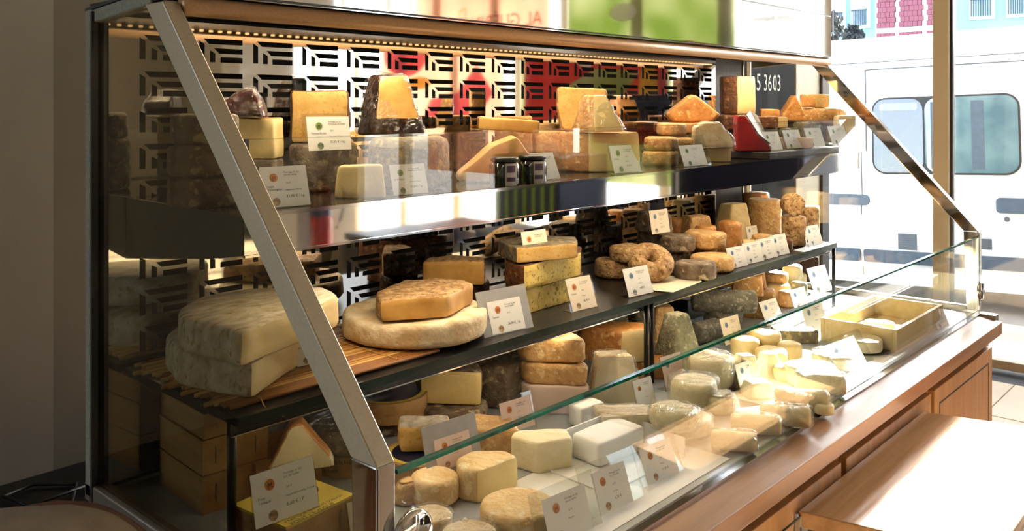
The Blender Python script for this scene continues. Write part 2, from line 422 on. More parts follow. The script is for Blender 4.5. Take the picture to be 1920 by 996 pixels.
# ------------------------------------------------------------------ price tags
def TAG(label, px, py, z, wpx, hpx, emb='ink_orange', photo='photo_brown', name='', pct='33 %', orig='France', price='', head='Fromage au lait\ncru de vache', yaw=-6., tilt=16., pad=(0., 0.), foot=True, fixed=None, card='card_white', lift=0., grey=False):
    """a price card in a clear stand; wpx, hpx are the card's picture size, pad the clear margin (sides, top) in pixels"""
    p = spot(px, py, z); dp = depth(p); k = dp / F; y_ = R(yaw)
    fs = (math.cos(y_) * SA - math.sin(y_) * CA) - ((px - HX) / F) * (math.cos(y_) * CA + math.sin(y_) * SA)
    wd = wpx * k / fs; h = hpx * k; lf_ = lift * k; pw, pt = pad[0] * k / fs + .0015, pad[1] * k + .0015
    r = empty('price_tag', p, (R(-tilt), 0, y_))
    tag(r, label, 'price tag', 'price tags')
    box('holder', (-wd / 2 - pw, .0006, 0), (wd / 2 + pw, .0026, h + pt + lf_), 'holder_grey' if grey else 'acrylic', r)
    if foot:
        f = box('foot', (-wd / 2 - pw, .003, 0), (wd / 2 + pw, .026, .0012), 'acrylic', r); f.rotation_euler = (R(tilt), 0, 0)
    cd_ = newobj('card', mesh([(-wd / 2, 0, .002), (wd / 2, 0, .002), (wd / 2, 0, h), (-wd / 2, 0, h)], [(0, 1, 2, 3)]), card, r)
    cd_.location.z = lf_
    s = min(wd, h * 1.25)
    s = round(s / .004) * .004         # a few sizes only, so lettering is shared
    e = newobj('emblem', disc(s * .085), emb, r); e.location = (-wd * .22, -.0004, h - h * .27)
    text('emblem_letter', 'M', s * .11, 'ink_black', e, (0, -.0003, s * .042), 'CENTER')
    ph = newobj('round_picture', disc(s * .08), photo, r); ph.location = (-wd * .22, -.0004, h * .16)
    text('heading', head, s * .055, 'ink_black', r, (0, -.0004, h * .88))
    text('percentage', pct, s * .05, 'ink_black', r, (wd * .03, -.0004, h * .62))
    text('origin', orig, s * .05, 'ink_black', r, (0, -.0004, h * .46))
    if price: text('price', price, s * .08, 'ink_black', r, (0, -.0004, h * .32))
    if name: text('cheese_name', name, s * .065, 'ink_black', r, (-wd * .42, -.0004, h * .56))
    for c_ in r.children:
        if c_.name.split('.')[0] in ('emblem', 'round_picture', 'heading', 'percentage', 'origin', 'price', 'cheese_name'): c_.location.z += lf_
    return r
# ------------------------------------------------------------------ the room
XW, YB_ROOM, YF_ROOM, XL_ROOM, ZCEIL, HEAD = 5.6, 2.36, -8.2, -1.9, 3.3, 2.92
def struct(o): o['kind'] = 'structure'; return o
fl = struct(newobj('floor', mesh([(XL_ROOM, YF_ROOM, -.02), (XW + .05, YF_ROOM, -.02), (XW + .05, YB_ROOM, -.02), (XL_ROOM, YB_ROOM, -.02)], [(0, 1, 2, 3)]), 'mullion_gasket'))
tm = boxmesh((.002, .002, -.02), (.598, .598, 0), .003, 1)
tm.materials.append(MATS['floor_tile'])
for i in range(13):
    for j in range(18):
        x = -1.9 + i * .6 ; y = 1.76 - j * .6
        if x + .598 > XW: continue
        if x < 0 and y < -1: continue
        o = bpy.data.objects.new('tile', tm); col.objects.link(o); o.parent = fl; o.location = (x, y, 0)
struct(box('ceiling', (XL_ROOM, YF_ROOM, ZCEIL), (XW + .1, YB_ROOM + .1, ZCEIL + .12), 'ceiling_paint'))
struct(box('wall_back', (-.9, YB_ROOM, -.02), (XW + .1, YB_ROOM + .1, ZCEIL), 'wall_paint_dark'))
struct(box('wall_left', (XL_ROOM - .1, YF_ROOM, -.02), (XL_ROOM, YB_ROOM, ZCEIL), 'wall_paint'))
struct(box('wall_front', (XL_ROOM, YF_ROOM - .1, -.02), (XW + .1, YF_ROOM, ZCEIL), 'wall_paint'))
# the lighter pier at the far left of the picture
pe = onY(100, 300, YB_ROOM - .06)
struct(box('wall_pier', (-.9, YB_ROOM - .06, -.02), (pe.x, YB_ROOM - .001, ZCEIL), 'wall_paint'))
# grey pier between chalkboard and window
q0 = onY(1490, 300, YB_ROOM - .02).x
struct(box('wall_corner', (q0, YB_ROOM - .03, -.02), (XW - .03, YB_ROOM - .001, ZCEIL), 'mullion_paint'))
# dark timber panelling behind the case
for i in range(9):
    x = 3.0 + i * .18
    o = struct(box('trim_1' if i == 0 else 'trim_1', (x + .002, YB_ROOM - .02, 0), (x + .178, YB_ROOM - .001, 2.6), 'dark_wood'))
# glazing along the street side: each bay a window with its frame and pane
BAY = .73
ys = [YB_ROOM - .03 - BAY * i for i in range(15)]
struct(box('wall_right', (XW - .02, YF_ROOM, HEAD), (XW + .1, YB_ROOM, ZCEIL), 'mullion_paint'))
for i in range(12):
    y1, y0 = ys[i], ys[i + 1]
    wn = struct(empty('window_%d' % (i + 1), (XW, (y0 + y1) / 2, 0)))
    hb = (y1 - y0) / 2
    wm = .075 if i == 1 else .045  # the second mullion, out of view, is widened to shade the wood rail
    box('mullion', (-.06, -hb - wm, 0), (.04, -hb + wm, HEAD), 'mullion_paint', wn, .004)
    box('gasket', (-.045, -hb - wm - .017, .05), (-.01, -hb - wm - .0005, HEAD - .02), 'mullion_gasket', wn)
    if i == 0:
        box('mullion', (-.06, hb - .02, 0), (.04, hb + .03, HEAD), 'mullion_gasket', wn)
    box('sill', (-.05, -hb + .045, 0), (.03, hb - .0625, .05), 'mullion_paint', wn, .004)
    box('pane', (-.004, -hb + .045, .05), (.004, hb - .0625, HEAD), 'window_glass', wn)
struct(box('wall_side', (XW - .04, YF_ROOM, -.02), (XW + .08, ys[12] - .065, HEAD), 'wall_paint'))
# printed posters on the inside of the panes
def film(name, c):
    m = bpy.data.materials.new(name); m.use_nodes = True; MATS[name] = m
    n = m.node_tree.nodes; L = m.node_tree.links; n.clear()
    d_ = n.new('ShaderNodeBsdfDiffuse'); t_ = n.new('ShaderNodeBsdfTranslucent'); mx = n.new('ShaderNodeMixShader'); o = n.new('ShaderNodeOutputMaterial')
    tc = n.new('ShaderNodeTexCoord'); nz = n.new('ShaderNodeTexNoise'); nz.inputs['Scale'].default_value = 2.2; nz.inputs['Detail'].default_value = 1.
    r = n.new('ShaderNodeValToRGB'); r.color_ramp.elements[0].position = .38; r.color_ramp.elements[1].position = .62
    r.color_ramp.elements[0].color = lin(c[0]) + (1,); r.color_ramp.elements[1].color = lin(c[1]) + (1,)
    L.new(tc.outputs['Object'], nz.inputs[0]); L.new(nz.outputs[0], r.inputs[0])
    L.new(r.outputs[0], d_.inputs[0]); L.new(r.outputs[0], t_.inputs[0]); mx.inputs[0].default_value = .42
    L.new(d_.outputs[0], mx.inputs[1]); L.new(t_.outputs[0], mx.inputs[2]); L.new(mx.outputs[0], o.inputs[0])
film('film_pink', ((.86, .74, .67), (.82, .68, .61))); film('film_red', ((.74, .26, .28), (.64, .16, .21)))
film('film_rose', ((.78, .40, .46), (.70, .27, .36))); film('film_green', ((.53, .59, .37), (.70, .71, .60)))
film('film_crimson', ((.45, .04, .08), (.4, .03, .06))); film('film_gold', ((.78, .64, .28), (.7, .55, .2))); film('film_white', ((.80, .80, .80), (.78, .78, .79)))
XP = XW - .075
def poster(label, y0, y1, z0, z1, mat, shapes=(), words=()):
    r = empty('window_poster', (XP, (y0 + y1) / 2, z0)); tag(r, label, 'poster', 'posters on the street windows')
    hw = (y1 - y0) / 2
    box('sheet', (-.002, -hw, 0), (.002, hw, z1 - z0), mat, r)
    for i, (m, pts) in enumerate(shapes):
        newobj('printed_shape', mesh([(-.003 - .0005 * i, y - (y0 + y1) / 2, z - z0) for y, z in pts], [tuple(range(len(pts)))]), m, r)
    for body, size, m, y, z in words:
        text('lettering', body, size, m, r, (-.007, y - (y0 + y1) / 2, z - z0), 'LEFT', (0, 0, -PI / 2))
    return r
def blob(cy_, cz, ry_, rz_, n=24, a0=0, a1=2 * PI): return [(cy_ + ry_ * math.cos(a0 + (a1 - a0) * i / n), cz + rz_ * math.sin(a0 + (a1 - a0) * i / n)) for i in range(n)]
poster('pale pink shop poster with red lettering and crimson shapes on the street glazing', -3.85, -2.15, .9, 2.75, 'film_pink',
       [('film_rose', blob(-3.45, 1.98, .32, .22)), ('film_red', [(-3.75, 2.03), (-3.05, 2.03), (-2.85, 2.13), (-3.3, 2.2), (-3.7, 2.14)]),
        ('film_rose', [(-3.2, 1.35), (-2.6, 1.25), (-2.3, 1.6), (-2.5, 1.85), (-2.75, 1.6), (-3.1, 1.55)]), ('film_gold', blob(-3.25, 1.7, .16, .06))],
       [('AL GUÉRIN', .165, 'film_crimson', -2.25, 2.29), ('D', .15, 'film_gold', -3.12, 2.37)])
poster('green and red poster between the street window mullions', -1.98, -.52, .9, 2.75, 'film_green',
       [('film_red', [(-1.95, 1.2), (-.55, 1.2), (-.55, 1.9), (-.9, 1.96), (-1.4, 1.88), (-1.95, 1.95)]), ('film_green', [(-1.5, 1.45), (-1.0, 1.5), (-.8, 1.75), (-1.2, 1.78), (-1.6, 1.6)]),
        ('film_white', blob(-1.3, 1.9, .1, .12)), ('film_gold', blob(-.72, 1.62, .08, .2)), ('film_white', blob(-1.45, 2.2, .12, .07))])
poster('white notice sheet with small handwriting on the street glazing', -.45, -.05, 1.5, 2.3, 'film_white', [], [('Cotton Bagatelle', .045, 'ink_black', -.08, 2.1)])
# chalkboard with a phone number on the back wall
b0, b1 = onY(1405, 118, 2.33), onY(1489, 118, 2.33)
cb = empty('chalkboard', (b0.x, 2.325, .5)); tag(cb, 'black chalkboard with white numbers 5 36 03 on the back wall', 'chalkboard')
bw = b1.x - b0.x
box('board', (0, 0, 0), (bw, .012, 2.1), 'chalkboard', cb)
box('frame_edge', (-.012, -.006, 0), (0, .014, 2.1), 'chalk', cb)
tp = onY(1420, 138, 2.32)
for body, xo in (('5', 0.), ('36', .09), ('03', .205)):
    tx = textmesh(body, .15)
    mxx = max(v.co.x for v in tx.vertices); mnx = min(v.co.x for v in tx.vertices); mnz = min(v.co.z for v in tx.vertices); mxz = max(v.co.z for v in tx.vertices)
    for v in tx.vertices: v.co.x = (v.co.x - mnx) * (.045 if len(body) == 1 else .098) / (mxx - mnx); v.co.z = (v.co.z - mxz) * .098 / (mxz - mnz)
    tx.materials.append(MATS['chalk'])
    to = bpy.data.objects.new('lettering', tx); col.objects.link(to); to.parent = cb; to.location = (tp.x - b0.x + xo, -.002, tp.z - .5)
for nm, lo, hi in (('chalk_box', (.05, 1.24), (.36, 1.26)), ('chalk_box', (.35, 1.24), (.37, 1.4))):
    box(nm, (lo[0], -.002, lo[1] + .08), (hi[0], -.0005, hi[1] + .08), 'chalk', cb)

# ------------------------------------------------------------------ outdoors
pm('pavement', (.80, .72, .62), (.74, .66, .56), 3, .8, bump=.1)
pm('road', (.62, .58, .55), (.56, .53, .50), 2, .85)
pm('van_white', (.93, .94, .95), (.92, .93, .94), 1, .25, coat=.4)
pm('van_dark', (.25, .31, .38), (.22, .28, .34), 20, .45)
pm('van_line', (.30, .32, .36), None, 5, .6)
pm('van_glass_dark', (.07, .16, .28), (.05, .12, .22), 2, .05, spec=.8)
pm('van_glass_light', (.40, .50, .52), (.30, .40, .44), 4, .06, spec=.8)
pm('blue_render', (.44, .60, .72), (.41, .57, .69), .6, .8)
pm('white_trim', (.70, .76, .80), None, 1, .7)
pm('tile_red', (.44, .20, .27), (.33, .18, .27), 3, .6)
pm('shutter', (.58, .72, .82), (.48, .64, .76), 6, .5)
pm('iron', (.12, .16, .22), None, 5, .5)
pm('leaf_dark', (.10, .15, .17), (.07, .10, .12), 6, .7)
pm('bark', (.2, .16, .13), None, 10, .8)
struct(box('ground_pavement', (XW + .1, -30, -.12), (7.0, 30, -.06), 'pavement'))
struct(box('ground_road', (7.0, -30, -.22), (21.9, 30, -.16), 'road'))
# the parked van
ux = Vector((.085, -.996, .038)).normalized(); uz = Vector((0, .038, 1)); uz = (uz - ux * uz.dot(ux)).normalized(); uy = uz.cross(ux)
van = empty('van'); van.matrix_world = Matrix.Translation((7.6, 2.8, 0)) @ Matrix((ux, uy, uz)).transposed().to_4x4()
tag(van, 'white high-roofed van parked on the street outside the window', 'van')
# local frame: x along the van to the picture's right, y away from the shop, z up
prof = [(.0, -.02), (-.02, .3), (0, .62), (.02, 1.0), (.09, 1.84), (.16, 2.0), (.3, 2.09), (1.6, 2.1), (1.78, 1.8), (1.85, .6), (1.85, -.02)]
bd = extr('body', prof, 0, -1.7, 3.6, 'van_white', van, .012)
def side(z):     # y of the van's flank at height z
    for (a, za), (b, zb) in zip(prof, prof[1:]):
        if za <= z <= zb: return a + (b - a) * (z - za) / (zb - za)
    return 0
def flank(name, pts, mat, parent, off=.004, thick=.01):
    me = mesh([(x, side(z) - off, z) for x, z in pts], [tuple(range(len(pts)))])
    o = newobj(name, me, mat, parent)
    md = o.modifiers.new('t', 'SOLIDIFY'); md.thickness = thick; md.offset = 0
    return o
def rr(x0, x1, z0, z1, r, n=6):
    P = []
    for cx, cz, a in ((x1 - r, z0 + r, -90), (x1 - r, z1 - r, 0), (x0 + r, z1 - r, 90), (x0 + r, z0 + r, 180)):
        for i in range(n + 1): P.append((cx + r * math.cos(R(a + 90 * i / n)), cz + r * math.sin(R(a + 90 * i / n))))
    return P
for x0, x1, z0, z1 in ((-1.7, 3.6, 1.858, 1.864), (.05, 2.0, 1.793, 1.803), (-.012, -.002, .05, .66), (-.002, .006, .66, 1.1), (.04, .05, 1.1, 1.8), (1.99, 2.0, .05, 1.8)):
    flank('panel_seam', [(x0, z0), (x1, z0), (x1, z1), (x0, z1)], 'van_line', van, .003, .004)
wnd = flank('window', rr(.095, 1.205, .905, 1.55, .11), 'gasket', van, .006, .012)
flank('pane', rr(.11, .50, .92, 1.535, .095), 'van_glass_dark', wnd, .014, .006)
flank('pane', rr(.515, 1.19, .92, 1.535, .095), 'van_glass_light', wnd, .014, .006)
for x0, x1 in ((.56, .60), (.70, .73), (.86, .95)):
    flank('seat_pillar', [(x0, .95), (x1, .95), (x1, 1.5), (x0, 1.5)], 'van_dark', wnd, .018, .003)
flank('window_trim', rr(.16, .46, 1.44, 1.5, .02), 'van_glass_light', wnd, .018, .003)
flank('door_rail', rr(-1.5, .065, .638, .732, .045), 'van_dark', van, .01, .03)
flank('rub_strip', rr(-1.7, -.02, .165, .27, .015), 'van_dark', van, .012, .03)
flank('rub_strip', rr(.008, 3.2, .165, .27, .015), 'van_dark', van, .012, .03)
flank('door_handle', rr(1.02, 1.3, .61, .73, .03), 'van_dark', van, .012, .03)
flank('lock', blob(1.09, .563, .02, .02, 16), 'van_line', van, .008, .01)
for x0, x1, z0, z1 in ((.285, .43, .282, .415), (.88, .98, .32, .405)):
    v = flank('vent', [(x0, z0), (x1, z0), (x1, z1), (x0, z1)], 'van_dark', van, .006, .008)
    for i in range(7):
        z = z0 + (z1 - z0) * (i + .5) / 7
        flank('vent_slat', [(x0 + .008, z - .004), (x1 - .008, z - .004), (x1 - .008, z + .004), (x0 + .008, z + .004)], 'van_line', v, .012, .004)
for x in (-1.0, 2.7):
    wh = newobj('wheel', lathe([(.05, -.1), (.30, -.1), (.33, -.07), (.33, .07), (.30, .1), (.05, .1)], 28), 'gasket', van); wh.location = (x, .12, .17); wh.rotation_euler = (PI / 2, 0, 0)
# houses over the road
def house(name, label, y0, y1, h, mat):
    r = empty(name, (22, (y0 + y1) / 2, -.16)); tag(r, label, 'building', 'houses across the street')
    hw = (y1 - y0) / 2
    box('wall', (0, -hw, 0), (5, hw, h), mat, r)
    return r, (y0 + y1) / 2
def hwin(r, yc, y0, y1, z0, z1, rail=True):
    f = box('window', (-.06, y0 - yc - .07, z0 + .16 - .07), (.0, y1 - yc + .07, z1 + .16 + .07), 'white_trim', r)
    box('pane', (-.075, y0 - yc, z0 + .16), (-.06, y1 - yc, z1 + .16), 'shutter', f)
    if rail:
        n = 9
        for i in range(n):
            y = y0 - yc + (y1 - y0) * i / (n - 1)
            box('balcony_bar', (-.16, y - .009, z0 + .16), (-.145, y + .009, z0 + .16 + .36), 'iron', f)
        box('balcony_rail', (-.17, y0 - yc - .02, z0 + .52), (-.14, y1 - yc + .02, z0 + .55), 'iron', f)
r, yc = house('town_house', 'pale blue rendered house with balconied windows left of the red facade', 7.86, 11.2, 4.9, 'blue_render')
for a in ((8.63, 8.9, 3.42, 4.6), (8.03, 8.37, 3.45, 4.6), (9.3, 9.6, 3.42, 4.6), (8.2, 8.5, .6, 2.4), (9.2, 9.6, .0, 2.3)): hwin(r, yc, *a)
r, yc = house('town_house', 'house front hung with purple red tiles across the street', 6.02, 7.86, 4.9, 'white_trim')
tl = boxmesh((-.06, 0, 0), (-.01, .098, .12)); tl.materials.append(MATS['tile_red'])
for i in range(16):
    for j in range(13):
        if i in (5, 11): continue
        o = bpy.data.objects.new('tile', tl); col.objects.link(o); o.parent = r
        z = 2.9 + .125 * j
        if 3.2 < z - .16 < 3.3: continue
        o.location = (0, -.84 + i * .105 + (.03 if j % 2 else 0), z)
r, yc = house('town_house', 'pale blue rendered house at the right edge behind the van', 2.2, 6.02, 4.9, 'blue_render')
for a in ((5.27, 5.66, 3.5, 4.6), (4.55, 4.9, 3.5, 4.6), (3.5, 3.9, 3.5, 4.6), (4.2, 4.6, .5, 2.4), (5.2, 5.6, .5, 2.4)): hwin(r, yc, *a)
def tree(label, x, y, h, cr):
    r = empty('street_tree', (x, y, -.16)); tag(r, label, 'tree', 'dark street trees behind the van')
    tube('trunk', [(0, 0, 0), (.02, .01, h * .6), (0, 0, h)], [.05, .04, .015], 'bark', r, 8)
    rnd_ = random.Random(h); V = []; Fc = []
    for i in range(260):
        d_ = Vector((rnd_.gauss(0, 1), rnd_.gauss(0, 1), rnd_.gauss(0, 1))).normalized() * cr * rnd_.random() ** .4
        cpos = Vector((0, 0, h - cr * .3)) + Vector((d_.x * .6, d_.y, d_.z * 1.2))
        q = Euler((rnd_.random() * 6, rnd_.random() * 6, rnd_.random() * 6)).to_matrix(); s_ = .06
        n0 = len(V); V += [cpos + q @ Vector(v) for v in ((-s_, 0, 0), (0, -s_ * .6, .01), (s_ * 1.2, 0, 0), (0, s_ * .6, .01))]
        Fc.append((n0, n0 + 1, n0 + 2, n0 + 3))
    newobj('foliage', mesh(V, Fc), 'leaf_dark', r)
tree('dark narrow street tree beside the window frame', 14, 5.76, 2.95, .26)
tree('low dark bushy tree in front of the blue house', 15, 5.72, 2.85, .17)

# ------------------------------------------------------------------ the refrigerated case
XL, XR, YF, YBK = .625, 2.95, .735, 1.455
ZD, ZM, ZT = .87, 1.068, 1.345          # deck, middle shelf, top shelf
case = empty('display_case', (0, 0, 0)); tag(case, 'long refrigerated cheese display case with glass ends and chrome frame', 'display case')
K0, K1 = (YF, 1.112), (1.215, 1.648)
for x0, x1, nm in ((XL - .026, XL, 0), (XR - .026, XR, 1)):
    fr = empty('end_frame', (0, 0, 0), parent=case)
    d_ = Vector((K1[0] - K0[0], K1[1] - K0[1])).normalized(); pn = Vector((d_.y, -d_.x)) * -1
    pn = Vector((d_.y, -d_.x))
    a = Vector(K0); b = Vector(K1)
    back = Vector((.036, 0))
    extr('slanted_bar', [tuple(a), tuple(b), tuple(b + Vector((.055, 0))), tuple(a + Vector((.045, 0)))], 0, x0, x1, 'bar_enamel' if nm == 0 else 'chrome', fr, .002)
    extr('upright_bar', [(YF, .80), (YF + .034, .80), (YF + .045, 1.112), (YF, 1.112)], 0, x0, x1, 'chrome', fr, .002)
    if nm == 0:
        box('back_post', (x0, YBK, .86), (x1, YBK + .028, 1.655), 'seal_strip', fr, .005)
        box('back_gasket', (x0 - .002, YBK - .006, .86), (x1 - .004, YBK, 1.65), 'gasket', fr)
    extr('top_bar', [(1.255, 1.648), (YBK + .028, 1.630), (YBK + .028, 1.652), (1.255, 1.668)], 0, x0 + .002, x1, 'seal_strip', fr, .003)
    extr('top_gasket', [(1.255, 1.6685), (YBK + .028, 1.6525), (YBK + .028, 1.657), (1.255, 1.673)], 0, x0 + .001, x1, 'gasket', fr)
    box('bottom_bar', (x0, YF + .035, .855), (x1, YBK + .028, .885), 'brushed_steel', fr, .003)
    gp = extr('end_glass', [(YF + .04, .885), (YBK - .006, .885), (YBK - .006, 1.638), (1.262, 1.646), (K0[0] + .046, 1.112)], 0, x0 + .008, x0 + .014, 'end_glass' if nm == 0 else 'clear_glass', fr)
    cl = newobj('glass_clamp', lathe([(.002, 0), (.022, 0), (.026, .003), (.026, .010), (.022, .013), (.002, .013)], 32), 'chrome', fr, True)
    cl.location = ((x1 + .018) if nm == 0 else (x0 - .018), YF - .002, 1.03 if nm == 0 else .94); cl.rotation_euler = (PI / 2, 0, 0)
# back panel: polished sheet with cut-out slots, dark duct behind
PITCH, ROWP, X0P, Z0P, MW, MH = .1073, .0615, .676, 1.6175, .085, .0435
cu = bpy.data.curves.new('sheet', 'CURVE'); cu.dimensions = '2D'; cu.fill_mode = 'BOTH'; cu.extrude = .0006
def spl(pts):
    s_ = cu.splines.new('POLY'); s_.points.add(len(pts) - 1)
    for p_, (x, y) in zip(s_.points, pts): p_.co = (x, y, 0, 1)
    s_.use_cyclic_u = True
PX1 = 2.612
spl([(XL, .88), (PX1, .88), (PX1, 1.645), (XL, 1.645)])
for c_ in range(18):
    for r_ in range(9):
        ox, oz = X0P + c_ * PITCH, Z0P - r_ * ROWP
        for sh in ([(0, .10), (.12, .24), (.12, .95), (0, .95)], [(.09, 0), (1, 0), (1, .22), (.21, .22)], [(.24, .48), (.36, .60), (.36, .96), (.24, .96)],
                   [(.33, .38), (1, .38), (1, .60), (.45, .60)], [(.48, .74), (1, .74), (1, .97), (.48, .97)]):
            spl([(ox + u_ * MW, oz - v_ * MH) for u_, v_ in sh])
co_ = bpy.data.objects.new('sheet', cu); col.objects.link(co_)
me = bpy.data.meshes.new_from_object(co_.evaluated_get(bpy.context.evaluated_depsgraph_get()))
bpy.data.objects.remove(co_)
bp_ = newobj('back_panel', me, 'mirror_steel', case); bp_.rotation_euler = (PI / 2, 0, 0); bp_.location = (0, YBK - .003, 0)
box('back_duct', (XL, YBK + .03, .86), (PX1 + .02, YBK + .045, 1.655), 'dark_void', case)
box('back_end_panel', (PX1 + .001, YBK - .003, .86), (2.80, YBK + .03, 1.655), 'dark_wood', case)
box('back_end_trim', (2.80, YBK - .006, .86), (2.806, YBK + .03, 1.655), 'brushed_steel', case)
# canopy
can = empty('canopy', (0, 0, 0), parent=case)
box('roof_plate', (XL - .02, 1.235, 1.652), (XR, YBK + .02, 1.664), 'black_metal', can)
tube('light_tube', [(XL + .002, 1.213, 1.6435), (XR - .002, 1.213, 1.6435)], .0145, 'gold_tube', can, 20)
box('edge_strip', (XL, 1.198, 1.6585), (XR, 1.234, 1.6600), 'chrome', can)
box('edge_strip', (XL, 1.196, 1.6605), (XR, 1.234, 1.6625), 'black_metal', can)
box('edge_strip', (XL, 1.194, 1.6630), (XR, 1.234, 1.6645), 'chrome', can)
box('mirror_fascia', (XL + .03, 1.20, 1.665), (XR, 1.212, 1.797), 'mirror_steel', can)
box('fascia_joint', (XL + .03, 1.201, 1.797), (XR, 1.214, 1.801), 'black_metal', can)
box('mirror_fascia', (XL + .03, 1.20, 1.801), (XR, 1.212, 1.98), 'mirror_steel', can)
led = pm('led_warm', (1, .80, .52), (1, .80, .52), 3, .5, emit=.7)
ls = empty('led_strip', (0, 0, 0), parent=can)
lm = boxmesh((-.003, -.003, -.002), (.003, .003, .002)); lm.materials.append(led)
for i in range(110):
    o = bpy.data.objects.new('led', lm); col.objects.link(o); o.parent = ls; o.location = (XL + .06 + i * .0205, 1.262, 1.648)
def lamp(name, loc, sx, sy, watt, rot, parent, colr=(1, .78, .50)):
    l = bpy.data.lights.new(name, 'AREA'); l.shape = 'RECTANGLE'; l.size = sx; l.size_y = sy; l.energy = watt; l.color = colr
    o = bpy.data.objects.new(name, l); col.objects.link(o); o.parent = parent; o.location = loc; o.rotation_euler = rot
    return o
lamp('canopy_lamp', ((XL + XR) / 2, 1.26, 1.640), 2.2, .03, 4.6, (R(-8), 0, 0), can)
# top shelf
ts = empty('top_shelf', (0, 0, 0), parent=case)
YS = 1.09
box('shelf_plate', (XL + .03, YS + .004, ZT - .008), (2.91, YBK - .01, ZT), 'shelf_top', ts)
for xa, xb in ((XL + .028, XL + .034), (2.905, 2.911)):
    extr('bracket', [(YBK - .005, ZT + .001), (YS + .004, ZT - .001), (YS + .004, 1.290), (1.18, 1.276), (YBK - .005, 1.245)], 0, xa, xb, 'shelf_metal', ts)
box('mirror_band', (XL + .03, YS, 1.2905), (2.911, YS + .003, ZT - .003), 'mirror_steel', ts)
box('band_edge', (XL + .03, YS - .003, ZT - .003), (2.911, YS + .006, ZT + .003), 'chrome', ts)
box('band_edge', (XL + .03, YS - .002, 1.287), (2.911, YS + .004, 1.2905), 'chrome', ts)
for xa, xb in ((XL + .03, 1.655), (1.66, 2.30), (2.305, 2.911)):
    g = box('guard_glass', (xa, YS - .001, ZT + .003), (xb, YS + .004, 1.452), 'clear_glass', ts)
    box('polished_edge', (xa, YS - .0012, 1.4505), (xb, YS + .0042, 1.4525), 'acrylic', g)
box('guard_post', (XL + .03, YS - .002, ZT), (XL + .036, YS + .005, 1.452), 'black_metal', ts)
lamp('shelf_lamp', ((XL + XR) / 2, 1.13, 1.335), 2.1, .02, 3., (R(-14), 0, 0), ts)
# middle shelf
ms = empty('middle_shelf', (0, 0, 0), parent=case)
box('shelf_plate', (XL + .02, YS, ZM - .012), (2.718, YBK - .015, ZM), 'black_metal', ms)
box('glass_edge', (XL + .02, YS - .002, ZM - .014), (2.718, YS - .0002, ZM + .0005), 'dark_glass_edge', ms)
box('support_rail', (XL + .02, YS + .02, ZM - .030), (2.718, YS + .028, ZM - .0125), 'black_metal', ms)
box('rail_edge', (XL + .02, YS + .016, ZM - .031), (2.718, YS + .0195, ZM - .029), 'chrome', ms)
for x, y in ((.668, 1.145), (1.668, YS + .01), (1.69, YS + .01), (2.712, YS + .006)):
    tube('support_post', [(x, y, ZD), (x, y, ZM - .0125)], .0055 if x > .7 else .007, 'black_metal', ms, 10)
lamp('deck_lamp', ((XL + XR) / 2 - .1, YS + .045, ZM - .036), 2.0, .015, .55, (R(-10), 0, 0), ms)  # assumed strip, none seen; added to brighten the dim lower deck
# deck and front
dk = box('deck', (XL, YF + .012, ZD - .02), (XR - .028, YBK - .005, ZD), 'deck_grey', case)
fg = empty('front_glass', (0, 0, 0), parent=case)
fgx = [XL + .004, XR - .030]
box('pane', (fgx[0], YF + .001, .868), (fgx[1], YF + .009, 1.096), 'clear_glass', fg)
box('polished_edge', (fgx[0], YF + .0008, 1.0962), (fgx[1], YF + .0092, 1.1005), 'glass_edge', fg)
box('foot_strip', (fgx[0], YF - .004, .861), (fgx[1], YF + .011, .868), 'chrome', fg)
rl = extr('wood_rail', [(.672, .817), (.672, .853), (YF - .004, .862), (YF + .012, .862), (YF + .012, .817)], 0, XL - .02, XR - .03, 'rail_wood', case, .002)
box('end_cap', (XR - .03, .69, .80), (XR + .002, YF + .03, .868), 'brushed_steel', case)
box('shadow_gap', (XL, .70, .795), (XR - .03, YF + .01, .817), 'black_metal', case)
box('carcass', (XL, .715, .08), (XR - .005, YBK + .02, .795), 'panel_wood', case)
box('plinth', (XL + .02, .75, 0), (XR - .02, YBK, .08), 'black_metal', case)
x = XL + .02
for i in range(4):
    pan = box('front_door', (x, .699, .10), (x + .55, .715, .775), 'panel_wood', case, .002)
    for a in ((x + .04, x + .045), (x + .505, x + .51)):
        box('groove', (a[0], .6982, .14), (a[1], .6992, .735), 'dark_wood', pan)
    for z in (.14, .731):
        box('groove', (x + .04, .6982, z), (x + .51, .6992, z + .004), 'dark_wood', pan)
    x += .575
# pull-out table in front of the case
tb = empty('side_table', (1.9, .55, 0)); tag(tb, 'low pine table with pale top standing against the case front', 'table')
tq = [(1.555, .694), (1.612, .383), (2.345, .383), (2.262, .694)]
extr('tabletop', [(x - 1.9, y - .55) for x, y in tq], 2, .722, .752, 'table_wood', tb, .002)
extr('apron', [(x - 1.9, y - .55) for x, y in ((1.575, .685), (1.625, .40), (2.33, .40), (2.25, .685))], 2, .675, .7215, 'shelf_metal', tb)
for x, y in ((1.60, .665), (1.645, .42), (2.31, .42), (2.235, .665)):
    box('leg', (x - 1.9 - .018, y - .55 - .018, 0), (x - 1.9 + .018, y - .55 + .018, .675), 'panel_wood', tb, .002)
box('corner_bracket', (1.548 - 1.9, .688 - .55, .66), (1.556 - 1.9, .698 - .55, .745), 'chrome', tb)
